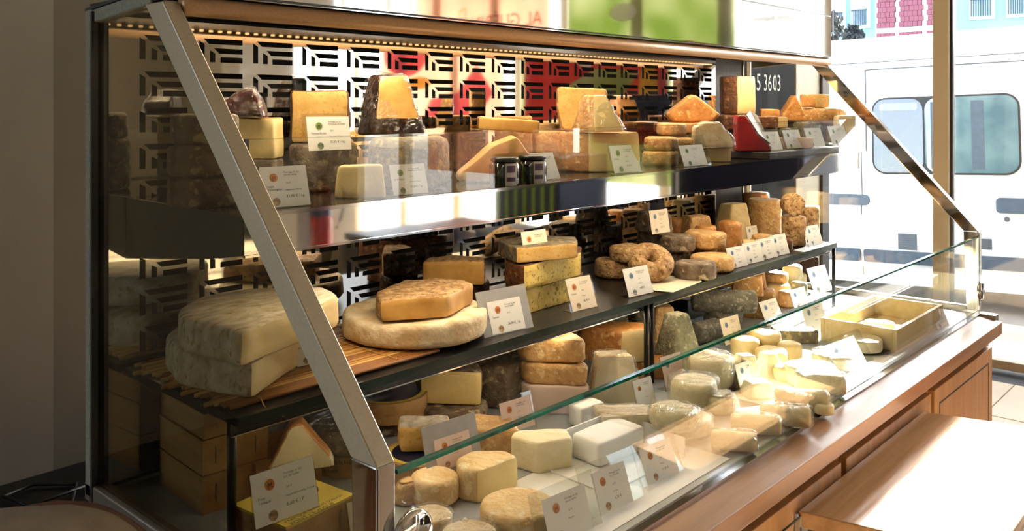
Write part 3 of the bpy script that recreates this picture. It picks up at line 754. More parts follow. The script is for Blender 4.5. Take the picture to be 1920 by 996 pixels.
# ------------------------------------------------------------------ top shelf
T = ZT
z = T
for i, r_ in enumerate((70, 68, 64)):
    z = CH('round_cheese', 'dim brown wheel cheese behind the end glass, %s of its stack of three' % ('lowest', 'middle', 'topmost')[i], 384, 1.26, z, 'wheel', (r_ * .95, 56), ('paste_pale', 'rind_mould'), group='stacked wheels behind the end glass')
z = CH('cheese_block', 'brown rinded block under the pale yellow piece on the top shelf', 482, 1.32, T, 'block', (84, 80, 70), ('paste_pale', 'rind_mould'))
z = CH('cheese_block', 'pale yellow cut block carrying the dark wrapped wedge beside the slanted bar', 482, 1.32, z, 'block', (84, 76, 76), ('paste_pale', 'rind_tan'), faces=(0, 0, 1, 1), topm=1)
CH('cheese_wedge', 'dark purple-brown wrapped cheese wedge on the pale yellow block', 462, 1.33, z, 'profile', ([(-40, 0, 1), (34, 0, 1), (28, 30, 1), (18, 52, 1), (2, 49, 1), (-36, 26, 1)], 52), ('paste_pale', 'wrap_purple'), yaw=8, wrap=True)
z = CH('round_cheese', 'thick mottled wheel under the brown-rinded wedge on the top shelf', 606, 1.33, T, 'wheel', (62, 88), ('paste_pale', 'rind_mould'))
CH('cheese_wedge', 'large upright wedge with reddish brown rind behind the green-emblem tag', 602, 1.33, z, 'poly', ([(-50, -30, 0), (58, -24, 1), (50, 30, 1), (-30, 44, 1), (-62, 4, 1)], 98), ('paste_yellow', 'rind_brown'), top=.95, bev=.007, amp=.002)
z = CH('round_cheese', 'thick grey green mottled wheel on the top shelf under the dark wrapped cheese', 768, 1.235, T, 'wheel', (77, 96), ('paste_pale', 'rind_grey'), bev=.016, amp=.0025)
CH('cheese_wedge', 'big dark-rinded cheese in cling film with golden cut face', 733, 1.28, z, 'poly', ([(-24, -42, 0), (66, -24, 1), (50, 40, 1), (-30, 46, 1), (-68, 2, 1)], 113), ('paste_gold', 'rind_dark'), top=.56, bev=.006, wrap=True, lean=(-.006, .016), amp=.003, lowrind=.3, rings=8)
CH('cheese_block', 'pale creamy cut block low on the top shelf beside the fire extinguisher reflection', 678, 1.17, T, 'poly', ([(-50, -18, 0), (50, -22, 0), (40, 30, 0), (-46, 30, 0)], 62), ('paste_pale', 'rind_tan'), topm=0, botmat=0, top=.84)
CH('cheese_wedge', 'yellow wedge standing on its rind behind the black jars', 912, 1.25, T, 'profile', ([(-58, 0, 1), (62, 0, 1), (78, 40, 0), (48, 84, 0), (2, 66, 0), (-58, 14, 0)], 60), ('paste_gold', 'rind_tan'), topm=0, botmat=0, yaw=10)
zq = T + .098
CH('cheese_wedge', 'flat golden triangle of cheese lying across the standing yellow wedge', 948, 1.31, zq - .006, 'poly', ([(-52, -20, 0), (66, -8, 0), (-10, 36, 1), (-56, 10, 1)], 24), ('paste_gold', 'rind_orange'), topm=0, ry=4)
CH('cheese_block', 'brownish half cheese supporting the golden triangle at the back', 962, 1.36, T, 'block', (70, 50, 104), ('paste_cream', 'rind_tan'))
CH('cheese_block', 'dull orange block between the tilted clear tag and the large pale block', 1026, 1.33, T, 'block', (60, 50, 74), ('paste_cream', 'rind_washed'), yaw=15)
z = CH('cheese_block', 'large pale block with tan rind on its left, behind a green-emblem tag', 1122, 1.225, T, 'poly', ([(-22, -40, 0), (76, -26, 1), (70, 40, 1), (-40, 44, 1), (-78, -14, 1)], 74), ('paste_pale', 'rind_tan'), top=.97, bev=.006)
CH('cheese_block', 'tall yellow slab with thin rind standing on the large pale block', 1090, 1.29, z, 'profile', ([(-40, 0, 1), (44, 0, 1), (46, 76, 1), (-48, 79, 1), (-48, 40, 1)], 30), ('paste_yellow', 'rind_tan'), topm=0, botmat=0)
CH('cheese_wedge', 'pointed wedge with brown mottled rind leaning before the tall yellow slab', 1120, 1.20, z, 'poly', ([(-8, -30, 0), (52, -14, 0), (38, 16, 1), (-50, 14, 1)], 66), ('paste_pale', 'rind_tan'), top=.42, lean=(-.008, .01), wrap=True)
for i, (px_, h_, y_, r_) in enumerate(((1238, 28, 1.22, 33), (1240, 26, 1.22, 31))):
    z = CH('small_cheese', 'small tan disc cheese, %s of the two left of the slanted clear tag' % ('lower', 'upper')[i], px_, y_, (T, z if i else T)[i], 'wheel', (r_, h_), ('paste_cream', 'rind_washed'), bulge=.0015, group='small disc cheeses on the top shelf')
CH('small_cheese', 'small tan disc cheese balanced on top beside the large clear tag', 1259, 1.24, z, 'wheel', (27, 23), ('paste_cream', 'rind_washed'), bulge=.0015, group='small disc cheeses on the top shelf')
CH('small_cheese', 'small tan disc cheese half hidden behind the large clear tag', 1288, 1.25, T, 'wheel', (28, 44), ('paste_cream', 'rind_washed'), bulge=.0015, group='small disc cheeses on the top shelf')
z = CH('cheese_block', 'flat pale slab under the domed pale piece beside the red packet', 1334, 1.20, T, 'poly', ([(-36, -16, 0), (34, -14, 1), (30, 24, 1), (-34, 24, 1)], 26), ('paste_cream', 'rind_bloom'))
CH('cheese_wedge', 'domed pale wedge in cling film right of the large clear tag', 1330, 1.20, z, 'profile', ([(-36, 0, 1), (38, 0, 1), (36, 16, 1), (12, 44, 1), (-14, 48, 1), (-34, 38, 1)], 30), ('paste_cream', 'rind_bloom'), wrap=True)
z = CH('round_cheese', 'dark wheel at the back under the flat orange wheel', 1283, 1.375, T, 'wheel', (44, 46), ('paste_cream', 'rind_tan'))
z = CH('round_cheese', 'flat orange brown wheel under the orange half cheese', 1286, 1.35, z, 'wheel', (60, 17), ('paste_yellow', 'rind_orange'))
CH('cheese_wedge', 'glossy orange half cheese with pointed ridge near the chalkboard', 1294, 1.35, z, 'profile', ([(-36, 0, 1), (36, 0, 1), (52, 13, 1), (6, 50, 1), (-4, 51, 1), (-50, 15, 1)], 44), ('paste_yellow', 'rind_orange'), bev=.008, yaw=-6)
z = CH('round_cheese', 'brown wheel at the back under the upright block', 1378, 1.37, T + .023, 'wheel', (34, 28), ('paste_cream', 'rind_brown'))
z = CH('cheese_block', 'rough brown piece lying beneath the upright two-tone block', 1378, 1.355, z, 'block', (62, 46, 30), ('paste_cream', 'rind_brown'), amp=.003)
CH('cheese_block', 'tall upright block, brown rind left and pale cut face right, below the chalk numbers', 1382, 1.355, z, 'poly', ([(-6, -26, 0), (32, -12, 0), (22, 24, 1), (-28, 20, 1), (-32, -14, 1)], 70), ('paste_pale', 'rind_brown'), amp=.002)
# wooden board under the right-hand end of the shelf
bo = box('cutting_board', (2.30, YS + .02, ZT + .001), (2.895, YBK - .03, ZT + .022), 'dark_wood', None, .003); tag(bo, 'long brown wooden board on the right end of the top shelf', 'board')
TB = ZT + .023
r = empty('cheese_packet', spot(1412, 1.17, TB), (0, 0, CF)); k = depth(spot(1412, 1.17, TB)) / F
tag(r, 'red waxed triangular packet with white label on the wooden board', 'packet')
def pk(pts): return [(a * k, b * k) for a, b in pts]
extr('body', pk([(-34, 0), (30, 0), (26, 12), (4, 30), (-18, 66), (-34, 66)]), 1, -.025, .025, 'wax_red', r, .003)
lb = newobj('paper_label', mesh([(-17 * k, -.027, 68 * k), (6 * k, -.027, 32 * k), (34 * k, -.027, 10 * k), (36 * k, .02, 14 * k), (12 * k, .02, 66 * k), (-2 * k, .02, 76 * k)], [(0, 1, 2, 3, 4, 5)]), 'paper_white', r)
z1 = CH('round_cheese', 'brown wheel on the board below the small brown pieces', 1450, 1.26, TB, 'wheel', (32, 34), ('paste_cream', 'rind_mould'))
CH('cheese_block', 'small brown block with pale cut end in front of the orange triangle', 1448, 1.235, z1, 'poly', ([(8, -14, 0), (28, -8, 1), (22, 18, 1), (-26, 18, 1), (-28, -10, 1)], 21), ('paste_pale', 'rind_brown'))
CH('cheese_block', 'small reddish block at the back left of the orange triangle', 1442, 1.32, z1, 'block', (34, 20, 32), ('paste_pale', 'rind_orange'))
z2 = CH('round_cheese', 'greyish brown wheel on the board under the orange triangle', 1507, 1.285, TB, 'wheel', (30, 40), ('paste_cream', 'rind_grey'))
CH('cheese_wedge', 'orange triangular wedge with white right edge standing upright near the chalkboard', 1479, 1.335, z2, 'profile', ([(-28, 0, 1), (26, 0, 0), (2, 48, 1)], 34), ('paste_ivory', 'rind_orange'), rnd=0)
z3 = CH('round_cheese', 'brown wheel on the board at the right end', 1556, 1.24, TB, 'wheel', (30, 36), ('paste_cream', 'rind_mould'))
z3 = CH('round_cheese', 'long rounded tan cheese under the small two-tone block', 1540, 1.26, z3 + .0, 'wheel', (43, 27), ('paste_cream', 'rind_tan'), bulge=.006)
CH('cheese_block', 'small two-tone block on the rounded tan cheese, sunlit on top', 1527, 1.26, z3, 'poly', ([(-2, -12, 0), (26, -6, 0), (24, 12, 1), (-24, 12, 1), (-26, -6, 1)], 24), ('paste_yellow', 'rind_orange'))
CH('cheese_slab', 'flat pink topped cream slab behind the row of small tags', 1483, 1.16, TB, 'block', (78, 24, 20), ('paste_ivory', 'paper_pink'))
CH('cheese_block', 'sunlit pale block at the far right end of the top shelf', 1583, 1.16, TB, 'block', (34, 26, 52), ('paste_ivory', 'rind_bloom'))
# black jars
for i, px_ in enumerate((946, 998)):
    p = spot(px_, 1.135, T); k = depth(p) / F
    r = empty('jar', p, (0, 0, R(-6))); tag(r, ('left', 'right')[i] + ' one of two black jars with violet banded labels on the top shelf', 'jar', 'black jars')
    w_ = .029
    newobj('body', lathe([(.004, 0), (w_ - .003, 0), (w_, .004), (w_, .040), (w_ - .004, .045), (w_ - .006, .047)], 32), 'jar_black', r, True)
    newobj('lid', lathe([(.002, .047), (w_ - .003, .047), (w_ - .002, .049), (w_ - .002, .0535), (w_ - .004, .055), (.002, .055)], 32), 'black_metal', r, True)
    V = []; Fc = []
    for j in range(9):
        a = R(-128 + j * 6.)
        for zz in (.002, .044): V.append(((w_ + .0006) * math.cos(a), (w_ + .0006) * math.sin(a), zz))
        if j: Fc.append((2 * j - 2, 2 * j, 2 * j + 1, 2 * j - 1))
    lb = newobj('label', mesh(V, Fc), 'jar_label', r, True)
    for a_, b_ in ((.010, .018), (.027, .040)):
        V = []; Fc = []
        for j in range(6):
            a = R(-124 + j * 7.)
            for zz in (a_, b_): V.append(((w_ + .0012) * math.cos(a), (w_ + .0012) * math.sin(a), zz))
            if j: Fc.append((2 * j - 2, 2 * j, 2 * j + 1, 2 * j - 1))
        newobj('print_band', mesh(V, Fc), 'ink_violet', lb, True)
TAG('price tag with green emblem reading Tomme Brulée on the large reddish wedge', 620, 1.27, T + .073, 80, 66, 'ink_green', 'photo_green', 'Tomme Brulée', '50 %', 'Aquitaine, France', '30,33 € / kg', 'Fromage au lait\nPasteurisé de brebis', pad=(6, 4), foot=False, tilt=10)
TAG('price tag with orange emblem reading Trappe behind the slanted bar', 540, 1.135, T, 88, 80, 'ink_orange', 'photo_brown', "Trappe\nd'Echourgnac", '33 %', 'Aquitaine, France', '31,90 € / kg', pad=(2, 8))
TAG('price tag with green emblem reading Ardi-Gasna before the grey mottled wheel', 772, 1.135, T, 66, 60, 'ink_green', 'photo_green', 'Ardi-Gasna', '50 %', 'Aquitaine, France', '31,80€ / kg', 'Fromage au lait\nPasteurisé de brebis', pad=(2, 8))
TAG('leaning price tag in a wide clear stand right of the black jars', 1030, 1.15, T, 44, 55, 'ink_green', 'photo_green', pad=(12, 18), tilt=24)
TAG('price tag with green emblem in front of the large pale block', 1178, 1.135, T, 50, 54, 'ink_green', 'photo_green', 'Tomme', '50 %', 'France', '31,90 €', pad=(1, 2))
TAG('price tag in a tall clear stand before the small disc cheeses', 1306, 1.135, T, 44, 42, 'ink_green', 'photo_green', pad=(7, 18), tilt=20)
for px_, y_, nm in ((1453, 1.13, 'leftmost of the four small price tags on the wooden board'), (1492, 1.13, 'second from left of the four small price tags on the wooden board'), (1533, 1.13, 'third from left of the four small price tags on the wooden board'), (1577, 1.13, 'rightmost sunlit price tag on the wooden board')):
    TAG(nm, px_, y_, TB, 31, 37, 'ink_green', 'photo_green', pad=(2, 4), tilt=18)

# ------------------------------------------------------------------ middle shelf
M_ = ZM
# straw mat: every stalk a part
mat_ = empty('straw_mat', (0, 0, M_ + .001)); tag(mat_, 'golden straw mat under the big white brie wedges', 'mat')
rs = random.Random(4)
smesh = []
for q in range(9):
    m_ = tubemesh([(-.175 - rs.random() * .03, 0, .003), (-.05, rs.uniform(-.0015, .0015), .0036), (.08, rs.uniform(-.0015, .0015), .0028), (.185 + rs.random() * .03, 0, .003)], [.0034 - .0006 * rs.random(), .003, .0031, .0026], 6)
    m_.materials.append(MATS[('straw', 'straw_dark', 'straw_pale')[q % 3]]); smesh.append(m_)
    for p_ in m_.polygons: p_.use_smooth = True
for i in range(43):
    y = 1.12 + i * .0073
    o = bpy.data.objects.new('straw', smesh[rs.randrange(9)]); col.objects.link(o); o.parent = mat_
    o.location = (.840 + rs.uniform(-.006, .006) + (i > 36) * .006, y, rs.uniform(0, .0012)); o.rotation_euler = (0, 0, R(rs.uniform(-.9, .9)))
for x in (.70, .83, .96):
    tube('tie', [(x, 1.12 + i * .01, .0068 + .0006 * (i % 2)) for i in range(31)], .0008, 'straw_tie', mat_, 5)
tube('loose_string', [(.70, 1.12, .006), (.695, 1.105, .001), (.70, 1.098, -.008), (.712, 1.095, -.013), (.722, 1.096, -.02)], .0009, 'straw_tie', mat_, 5)
Z1 = M_ + .008
z = PX('brie_wedge', 'lower of two big white brie wedges stacked on the straw mat', [(475, 752, 0), (555, 692, 0), (622, 642, 1), (555, 622, 1), (420, 646, 1), (330, 668, 1), (308, 690, 1), (335, 726, 1)], Z1, 62, ('paste_cream', 'rind_white'), bev=.009, amp=.003, rnd=2, n=90)
PX('brie_wedge', 'upper of two big white brie wedges stacked on the straw mat', [(456, 692, 0), (550, 652, 0), (640, 614, 1), (605, 592, 1), (490, 594, 1), (385, 612, 1), (336, 640, 1), (338, 662, 1)], z, 62, ('paste_cream', 'rind_white'), bev=.010, amp=.003, rnd=2, n=90)
z = CH('round_cheese', 'large cream bloomy wheel on the middle shelf, carrying a brown wedge', 778, 622, M_ + .0085, 'wheel', (134, 44), ('paste_cream', 'rind_bloom'), bev=.009, amp=.003, n=70)
PX('cheese_wedge', 'golden wedge with wrinkled brown top lying on the large cream wheel', [(716, 604, 0), (838, 596, 0), (888, 568, 1), (870, 558, 1), (760, 558, 1), (706, 585, 1)], z, 38, ('paste_gold', 'rind_wrinkle'), bev=.005, amp=.0025, n=80)
z = CH('round_cheese', 'dark brown wheel in shadow behind the large cream wheel', 858, 1.375, M_, 'wheel', (60, 42), ('paste_cream', 'rind_dark'))
CH('cheese_wedge', 'golden half cheese with crinkled dark top behind the large cream wheel', 852, 1.355, z, 'poly', ([(-58, -24, 0), (58, -26, 1), (56, 16, 1), (0, 40, 1), (-52, 20, 1)], 46), ('paste_gold', 'rind_wrinkle'), bev=.006)
SL = [(984, 590, 0), (1092, 560, 1), (1092, 548, 1), (1000, 552, 1), (948, 568, 1), (950, 580, 1)]
z = PX('cheese_slab', 'holey yellow slab with brown rind, lowest of its stack of three', SL, M_, 44, ('paste_holey', 'rind_brown'), bev=.003)
dz = (z - M_)
z = PX('cheese_slab', 'holey yellow slab with brown rind, middle of its stack of three', [(a - 2, b - 44, m) for a, b, m in SL], z, 44, ('paste_holey', 'rind_brown'), bev=.003)
PX('cheese_slab', 'holey yellow slab with brown rind, topmost of its stack behind a tag', [(a - 8, b - 84, m) for a, b, m in [(975, 578, 0), (1092, 568, 1), (1088, 554, 1), (1000, 550, 1), (940, 562, 1)]], z, 28, ('paste_yellow', 'rind_grey'), bev=.003)
# washed-rind rounds
G = 'small mountain cheeses on the middle shelf'
WR = ('paste_cream', 'rind_wrinkle'); RM = ('paste_cream', 'rind_mould'); RW = ('paste_cream', 'rind_washed')
z = CH('small_cheese', 'wrinkled brown disc at the left of the small round cheeses', 1150, 518, M_, 'wheel', (34, 34), WR, bulge=.002, amp=.003, group=G)
CH('small_cheese', 'wrinkled tan disc lying on the brown disc, left of the ring cheese', 1182, 1.25, z - .002, 'wheel', (37, 27), WR, bulge=.002, amp=.003, group=G)
CH('ring_cheese', 'wrinkled ring-shaped cheese with a hole, leaning on the cream paper', 1219, 524, M_ + .003, 'ring', (27, 18), WR, rx=32, yaw=8, group=G)
z = CH('small_cheese', 'wrinkled disc behind the ring cheese under the cone-shaped one', 1228, 1.365, M_, 'wheel', (33, 52), RM, amp=.003, group=G)
CH('small_cheese', 'flattened cone cheese with grey rind carrying a tall tag', 1226, 1.345, z, 'wheel', (37, 34), RM, top=.82, amp=.003, group=G)
z = CH('small_cheese', 'grey brown disc below the greyish disc, right of the ring cheese', 1268, 1.27, M_, 'wheel', (30, 26), RM, amp=.003, group=G)
CH('small_cheese', 'greyish wrinkled disc between the ring cheese and the golden discs', 1268, 1.26, z, 'wheel', (33, 28), RM, amp=.003, bulge=.0015, group=G)
CH('small_cheese', 'pale grey disc with wrinkled edge at the shelf front beside the paper', 1303, 521, M_, 'wheel', (38, 30), RM, amp=.0025, bulge=.0015, group=G)
CH('small_cheese', 'bent orange piece behind the greyish wrinkled disc', 1268, 1.40, M_, 'wheel', (22, 58), ('paste_cream', 'rind_orange'), amp=.004, group=G)
z = CH('small_cheese', 'golden disc at the shelf front left of the row of tags, lower of two', 1336, 506, M_, 'wheel', (40, 28), RW, bulge=.002, group=G)
CH('small_cheese', 'golden flat disc with wavy top, upper of two left of the row of tags', 1323, 1.225, z, 'wheel', (38, 29), RW, bulge=.002, amp=.0025, group=G)
pp = newobj('paper_sheet', mesh([tuple(onZ(a, b, M_ + .0012 + (.002 if i in (1, 2) else 0))) for i, (a, b) in enumerate(((1180, 540), (1262, 548), (1316, 528), (1308, 520), (1238, 516)))], [(0, 1, 2, 3, 4)]), 'card_cream')
md = pp.modifiers.new('t', 'SOLIDIFY'); md.thickness = .0006; tag(pp, 'cream paper sheet under the ring-shaped cheese', 'paper')
G = 'goat cheeses at the right of the middle shelf'
PYR = lambda n, l, px, py, zz, b_, t_, h_, m, **k2: CH(n, l, px, py, zz, 'block', (b_, b_ * .9, h_), m, top=t_ / b_, group=G, **{**dict(bev=.004, amp=.0025), **k2})
PYR('cheese_pyramid', 'tan cut-off pyramid cheese at the back left of the goat cheeses', 1304, 1.34, M_, 66, 40, 66, RW, yaw=20)
CH('cheese_cylinder', 'orange brown cylinder cheese in front of the tan pyramid', 1322, 1.27, M_, 'wheel', (23, 58), ('paste_cream', 'rind_orange'), top=.88, group=G)
PYR('cheese_pyramid', 'pale cut-off pyramid cheese behind the domed orange cylinder', 1374, 1.36, M_, 60, 36, 68, ('paste_cream', 'goat_cream'), yaw=25)
CH('cheese_cylinder', 'domed orange cylinder cheese behind the row of tags', 1369, 1.25, M_, 'wheel', (26, 58), ('paste_cream', 'rind_orange'), top=.85, dome=.004, group=G)
CH('cheese_cylinder', 'broad brown cylinder cheese right of the pale pyramid', 1433, 1.33, M_, 'wheel', (31, 68), ('paste_cream', 'rind_washed'), amp=.0025, group=G)
CH('cheese_cylinder', 'dim brown cylinder cheese half hidden behind the broad one', 1418, 1.40, M_, 'wheel', (24, 72), ('paste_cream', 'rind_tan'), group=G)
z = CH('cheese_cylinder', 'spotted cylinder cheese at the shelf front carrying the upright disc', 1487, 1.17, M_, 'wheel', (23, 56), ('paste_cream', 'rind_wrinkle'), top=.97, amp=.002, group=G)
CH('cheese_cylinder', 'spotted cylinder cheese at the right end of the middle shelf', 1516, 1.20, M_, 'wheel', (20, 60), ('paste_cream', 'rind_wrinkle'), amp=.002, group=G)
CH('cheese_cylinder', 'round spotted cheese standing on edge on top of the cylinder', 1481, 1.18, z, 'wheel', (21, 18), ('paste_cream', 'rind_wrinkle'), rx=86, yaw=10, amp=.002, bev=.003, group=G)
CH('small_cheese', 'little pale disc behind the row of tags, under a small tag', 1402, 1.22, M_, 'wheel', (24, 20), ('paste_cream', 'goat_cream'), group=G)
CH('small_cheese', 'little golden disc behind the rightmost tag of the row', 1430, 1.21, M_, 'wheel', (20, 26), ('paste_cream', 'rind_washed'), group=G)
CH('small_cheese', 'dark brown chunk under the orange cylinder behind the tags', 1360, 1.19, M_, 'block', (40, 22, 16), ('paste_cream', 'rind_brown'), group=G)
CH('small_cheese', 'curled brown rind piece right of the row of tags', 1476, 1.135, M_, 'wheel', (9, 24), ('paste_cream', 'rind_brown'), amp=.003, group=G)
TAG('tall price tag with grey stand beside the large cream wheel', 956, 1.12, M_, 62, 62, 'ink_orange', 'photo_brown', 'Tomme', '45 %', '', '26,90 € / kg', pad=(14, 20), tilt=18, grey=True)
TAG('price tag half hidden by the slanted bar beside the brie wedges', 588, 1.20, Z1, 60, 66, 'ink_orange', 'photo_brown', 'Brie', '45 %', 'France', '', pad=(0, 0), tilt=12)
TAG('price tag with orange emblem standing on the stack of holey slabs', 1009, 1.20, 1.172, 46, 56, 'ink_orange', 'photo_brown', 'Tomme', '50 %', 'France', '26,80 €', foot=False, tilt=14, card='card_cream')
TAG('price tag at the shelf front before the holey yellow slabs', 1098, 1.125, M_, 46, 62, 'ink_orange', 'photo_brown', 'Tomme', '48 %', 'France', '28,90 €', pad=(2, 2), tilt=20, card='card_cream')
TAG('price tag with blue emblem leaning on the ring-shaped cheese', 1203, 1.115, M_, 46, 54, 'ink_blue', 'photo_dark', price='6,80 €', pad=(0, 2), tilt=18)
TAG('price tag with blue emblem standing on the flattened cone cheese', 1240, 1.27, 1.157, 34, 45, 'ink_blue', 'photo_dark', price='5,70 €', foot=False, tilt=10, card='card_cream')
for px_, nm in ((1387, 'first'), (1417, 'second'), (1443, 'third')):
    TAG('price tag with blue emblem, %s from the left in the row of four' % nm, px_, 1.112, M_, 33, 40, 'ink_blue', 'photo_dark', price='6,80 €', tilt=16)
TAG('price tag with blue emblem, rightmost of the row of four', 1467, 1.112, M_, 29, 40, 'ink_blue', 'photo_dark', price='6,80 €', tilt=16)
TAG('sunlit price tag at the right end of the middle shelf', 1531, 1.115, M_, 26, 38, 'ink_blue', 'photo_dark', tilt=18)
TAG('tiny pale tag behind the domed orange cylinder', 1413, 1.26, M_ + .01, 20, 30, 'ink_blue', 'photo_dark', card='card_cream', tilt=10)

# ------------------------------------------------------------------ lower deck, back row
D = ZD
def wbox(label, px, py, z, w_, d_, h_, mat='box_wood', lid=None, yaw=-4., prnt=None):
    p = spot(px, py, z); r = empty('cheese_box', p, (0, 0, R(yaw))); tag(r, label, 'box')
    t = .004
    for nm, lo, hi in (('bottom', (-w_ / 2, -d_ / 2, 0), (w_ / 2, d_ / 2, t)), ('side', (-w_ / 2, -d_ / 2, t), (w_ / 2, -d_ / 2 + t, h_)), ('side', (-w_ / 2, d_ / 2 - t, t), (w_ / 2, d_ / 2, h_)),
                       ('side', (-w_ / 2, -d_ / 2 + t, t), (-w_ / 2 + t, d_ / 2 - t, h_)), ('side', (w_ / 2 - t, -d_ / 2 + t, t), (w_ / 2, d_ / 2 - t, h_))):
        box(nm, lo, hi, mat, r)
    if lid: box('lid', (-w_ / 2 - .001, -d_ / 2 - .001, h_), (w_ / 2 + .001, d_ / 2 + .001, h_ + .004), lid, r)
    for sx in (-1, 1): box('staple', (sx * w_ * .3 - .001, -d_ / 2 - .0012, h_ * .3), (sx * w_ * .3 + .001, -d_ / 2 - .0002, h_ * .8), 'brushed_steel', r)
    return r
wbox('low wooden cheese box at the bottom of the pile behind the end glass', 400, 1.33, D, .11, .16, .055, lid='box_wood')
wbox('wooden cheese box in the middle of the pile behind the end glass', 400, 1.33, D + .0605, .11, .16, .05, lid='box_wood')
wbox('open pale wooden box on top of the pile behind the end glass', 405, 1.33, D + .116, .115, .16, .038)
CH('wrapped_cheese', 'dark wrapped cheese lying in the open wooden box', 405, 1.33, D + .121, 'wheel', (52, 46), ('paste_pale', 'rind_dark'), wrap=True)
wbox('wooden cheese box beside the pile, under the yellow-rinded wedge', 512, 1.285, D, .12, .11, .06)
b = wbox('wooden box with yellow printed lid under the Pont tag', 552, 1.10, D, .125, .115, .048, lid='label_yellow', yaw=6)
text('lettering', "PONT L'EVEQUE", .011, 'ink_black', b, (-.055, -.052, .0526), 'LEFT', (-PI / 2, 0, 0))
text('lettering', 'FABRIQUE EN PAYS D\'AUGE', .0085, 'ink_black', b, (-.056, -.043, .0526), 'LEFT', (-PI / 2, 0, 0))
ov = newobj('printed_oval', lathe([(.03, .0523), (.001, .0525)], 28), 'rind_brown', b); ov.location = (.02, .015, 0)
CH('cheese_wedge', 'pale triangular wedge with yellow rind standing behind the Pont tag', 568, 1.20, D + .054, 'profile', ([(-62, 0, 1), (60, 0, 0), (50, 22, 1), (-4, 88, 1), (-22, 84, 1)], 40), ('paste_ivory', 'rind_orange'), topm=0, botmat=0, bev=.003, yaw=12)
def roundbox(label, px, py, z, r_, h_, top, ring=None, words=(), film_=False):
    p = spot(px, py, z); r = empty('round_cheese_box', p, (0, 0, CF)); tag(r, label, 'box', 'round wooden cheese boxes')
    newobj('body', lathe([(.004, 0), (r_, 0), (r_, h_ * .55), (.004, h_ * .55)], 40), 'box_wood', r)
    newobj('lid', lathe([(.004, h_ * .5), (r_ + .002, h_ * .5), (r_ + .002, h_), (.004, h_)], 40), 'box_wood', r)
    newobj('lid_label', lathe([(r_ - .004, h_ + .0006), (.001, h_ + .0007)], 40), top, r)
    if ring: newobj('label_ring', lathe([(r_ - .012, h_ + .0010), (.001, h_ + .0011)], 40), ring, r)
    for body, s_, a in words:
        text('lettering', body, s_, 'ink_black', r, (-r_ * .75, -r_ - .0026, h_ * a))
    return r
roundbox('round wooden box with dark blue label in shadow right of the slanted bar', 728, 1.33, D + .03, .075, .04, 'label_yellow', 'label_blue')
CH('round_cheese', 'dim low wheel beneath the round box with the dark blue label', 728, 1.33, D, 'wheel', (52, 24), RM)
roundbox('round wooden box with handwritten side, behind the slanted bar', 655, 1.24, D, .056, .04, 'paper_white', None, [('moulé à la louche', .010, .85), ('à la main', .010, .5)])
CH('wrapped_cheese', 'pale cheese in clear film on the handwritten round box', 640, 1.23, D + .042, 'wheel', (60, 46), ('paste_cream', 'rind_grey'), bev=.014, wrap=True)
b = roundbox('round wooden box with blue and yellow label under the fuzzy grey cheese', 790, 1.12, D, .062, .038, 'label_yellow', 'label_blue', [('APPELLATION', .009, .99)])
CH('cheese_block', 'fuzzy grey topped block with yellow side on the round wooden box', 790, 1.125, D + .039, 'poly', ([(-40, -22, 0), (52, -14, 0), (50, 34, 0), (-50, 30, 0)], 52), ('paste_yellow', 'fuzz_grey'), bev=.009, amp=.004)
fz = spot(790, 1.125, D + .069)
z = CH('round_cheese', 'dim pale wheel under the cut half wheel with dark top', 852, 1.245, D, 'wheel', (62, 40), ('paste_cream', 'rind_mould'))
CH('cheese_slab', 'cut half wheel with dark top and pale cut face below the middle shelf', 842, 1.26, z, 'poly', ([(-52, -22, 0), (62, -30, 1), (56, 26, 1), (-20, 46, 1), (-64, 12, 1)], 62), ('paste_pale', 'rind_mould'), bev=.005)
z = CH('round_cheese', 'grey ringed wheel in shadow right of the cut half wheel', 930, 1.29, D, 'wheel', (58, 78), ('paste_cream', 'rind_mould'))
CH('round_cheese', 'broad dark wheel at the back under the middle shelf', 1020, 1.36, D, 'wheel', (66, 88), ('paste_cream', 'rind_dark'))
CH('round_cheese', 'pale brown cut wheel at the deck centre behind two tags', 900, 1.10, D, 'poly', ([(-10, -44, 1), (74, -24, 1), (62, 36, 1), (-10, 52, 1), (-70, 20, 1), (-66, -22, 1)], 62), ('paste_cream', 'rind_washed'), bev=.006, rnd=2, topm=1)
SB = [(-48, -26, 1), (56, -40, 1), (64, -20, 1), (50, 16, 1), (-30, 34, 1), (-64, 6, 1)]
z = CH('cheese_slab', 'pink papered slab, lowest of the creamy slab stack on the deck', 1040, 1.155, D, 'poly', (SB, 52), ('paste_cream', 'paper_pink'))
z = CH('cheese_slab', 'soft tan slab in the middle of the creamy slab stack', 1038, 1.16, z, 'poly', (SB, 36), ('paste_cream', 'rind_washed'), bev=.008, amp=.003)
z = CH('cheese_slab', 'soft tan slab topmost of the creamy slab stack', 1034, 1.165, z, 'poly', ([(a, b + 4, m) for a, b, m in SB], 44), ('paste_cream', 'rind_washed'), bev=.010, amp=.003)
z = CH('cheese_slab', 'flat orange slab under the big orange half cheese on the deck', 1180, 1.17, D, 'poly', ([(-70, -20, 1), (74, -30, 1), (70, 24, 1), (-60, 34, 1)], 30), ('paste_cream', 'rind_orange'))
CH('cheese_slab', 'big orange half cheese with creamy cut end beside the black post', 1150, 1.20, z, 'poly', ([(10, -42, 0), (62, -30, 1), (64, 14, 1), (-20, 30, 1), (-70, 10, 1), (-60, -16, 1)], 62), ('paste_cream', 'rind_orange'), bev=.009)
CH('wrapped_cheese', 'pale wedge in cling film peeking over the front glass edge', 1150, 1.085, D, 'poly', ([(-48, -30, 0), (60, -20, 0), (40, 40, 1), (-56, 34, 1)], 92), ('paste_ivory', 'rind_bloom'), top=.62, wrap=True, topm=1)
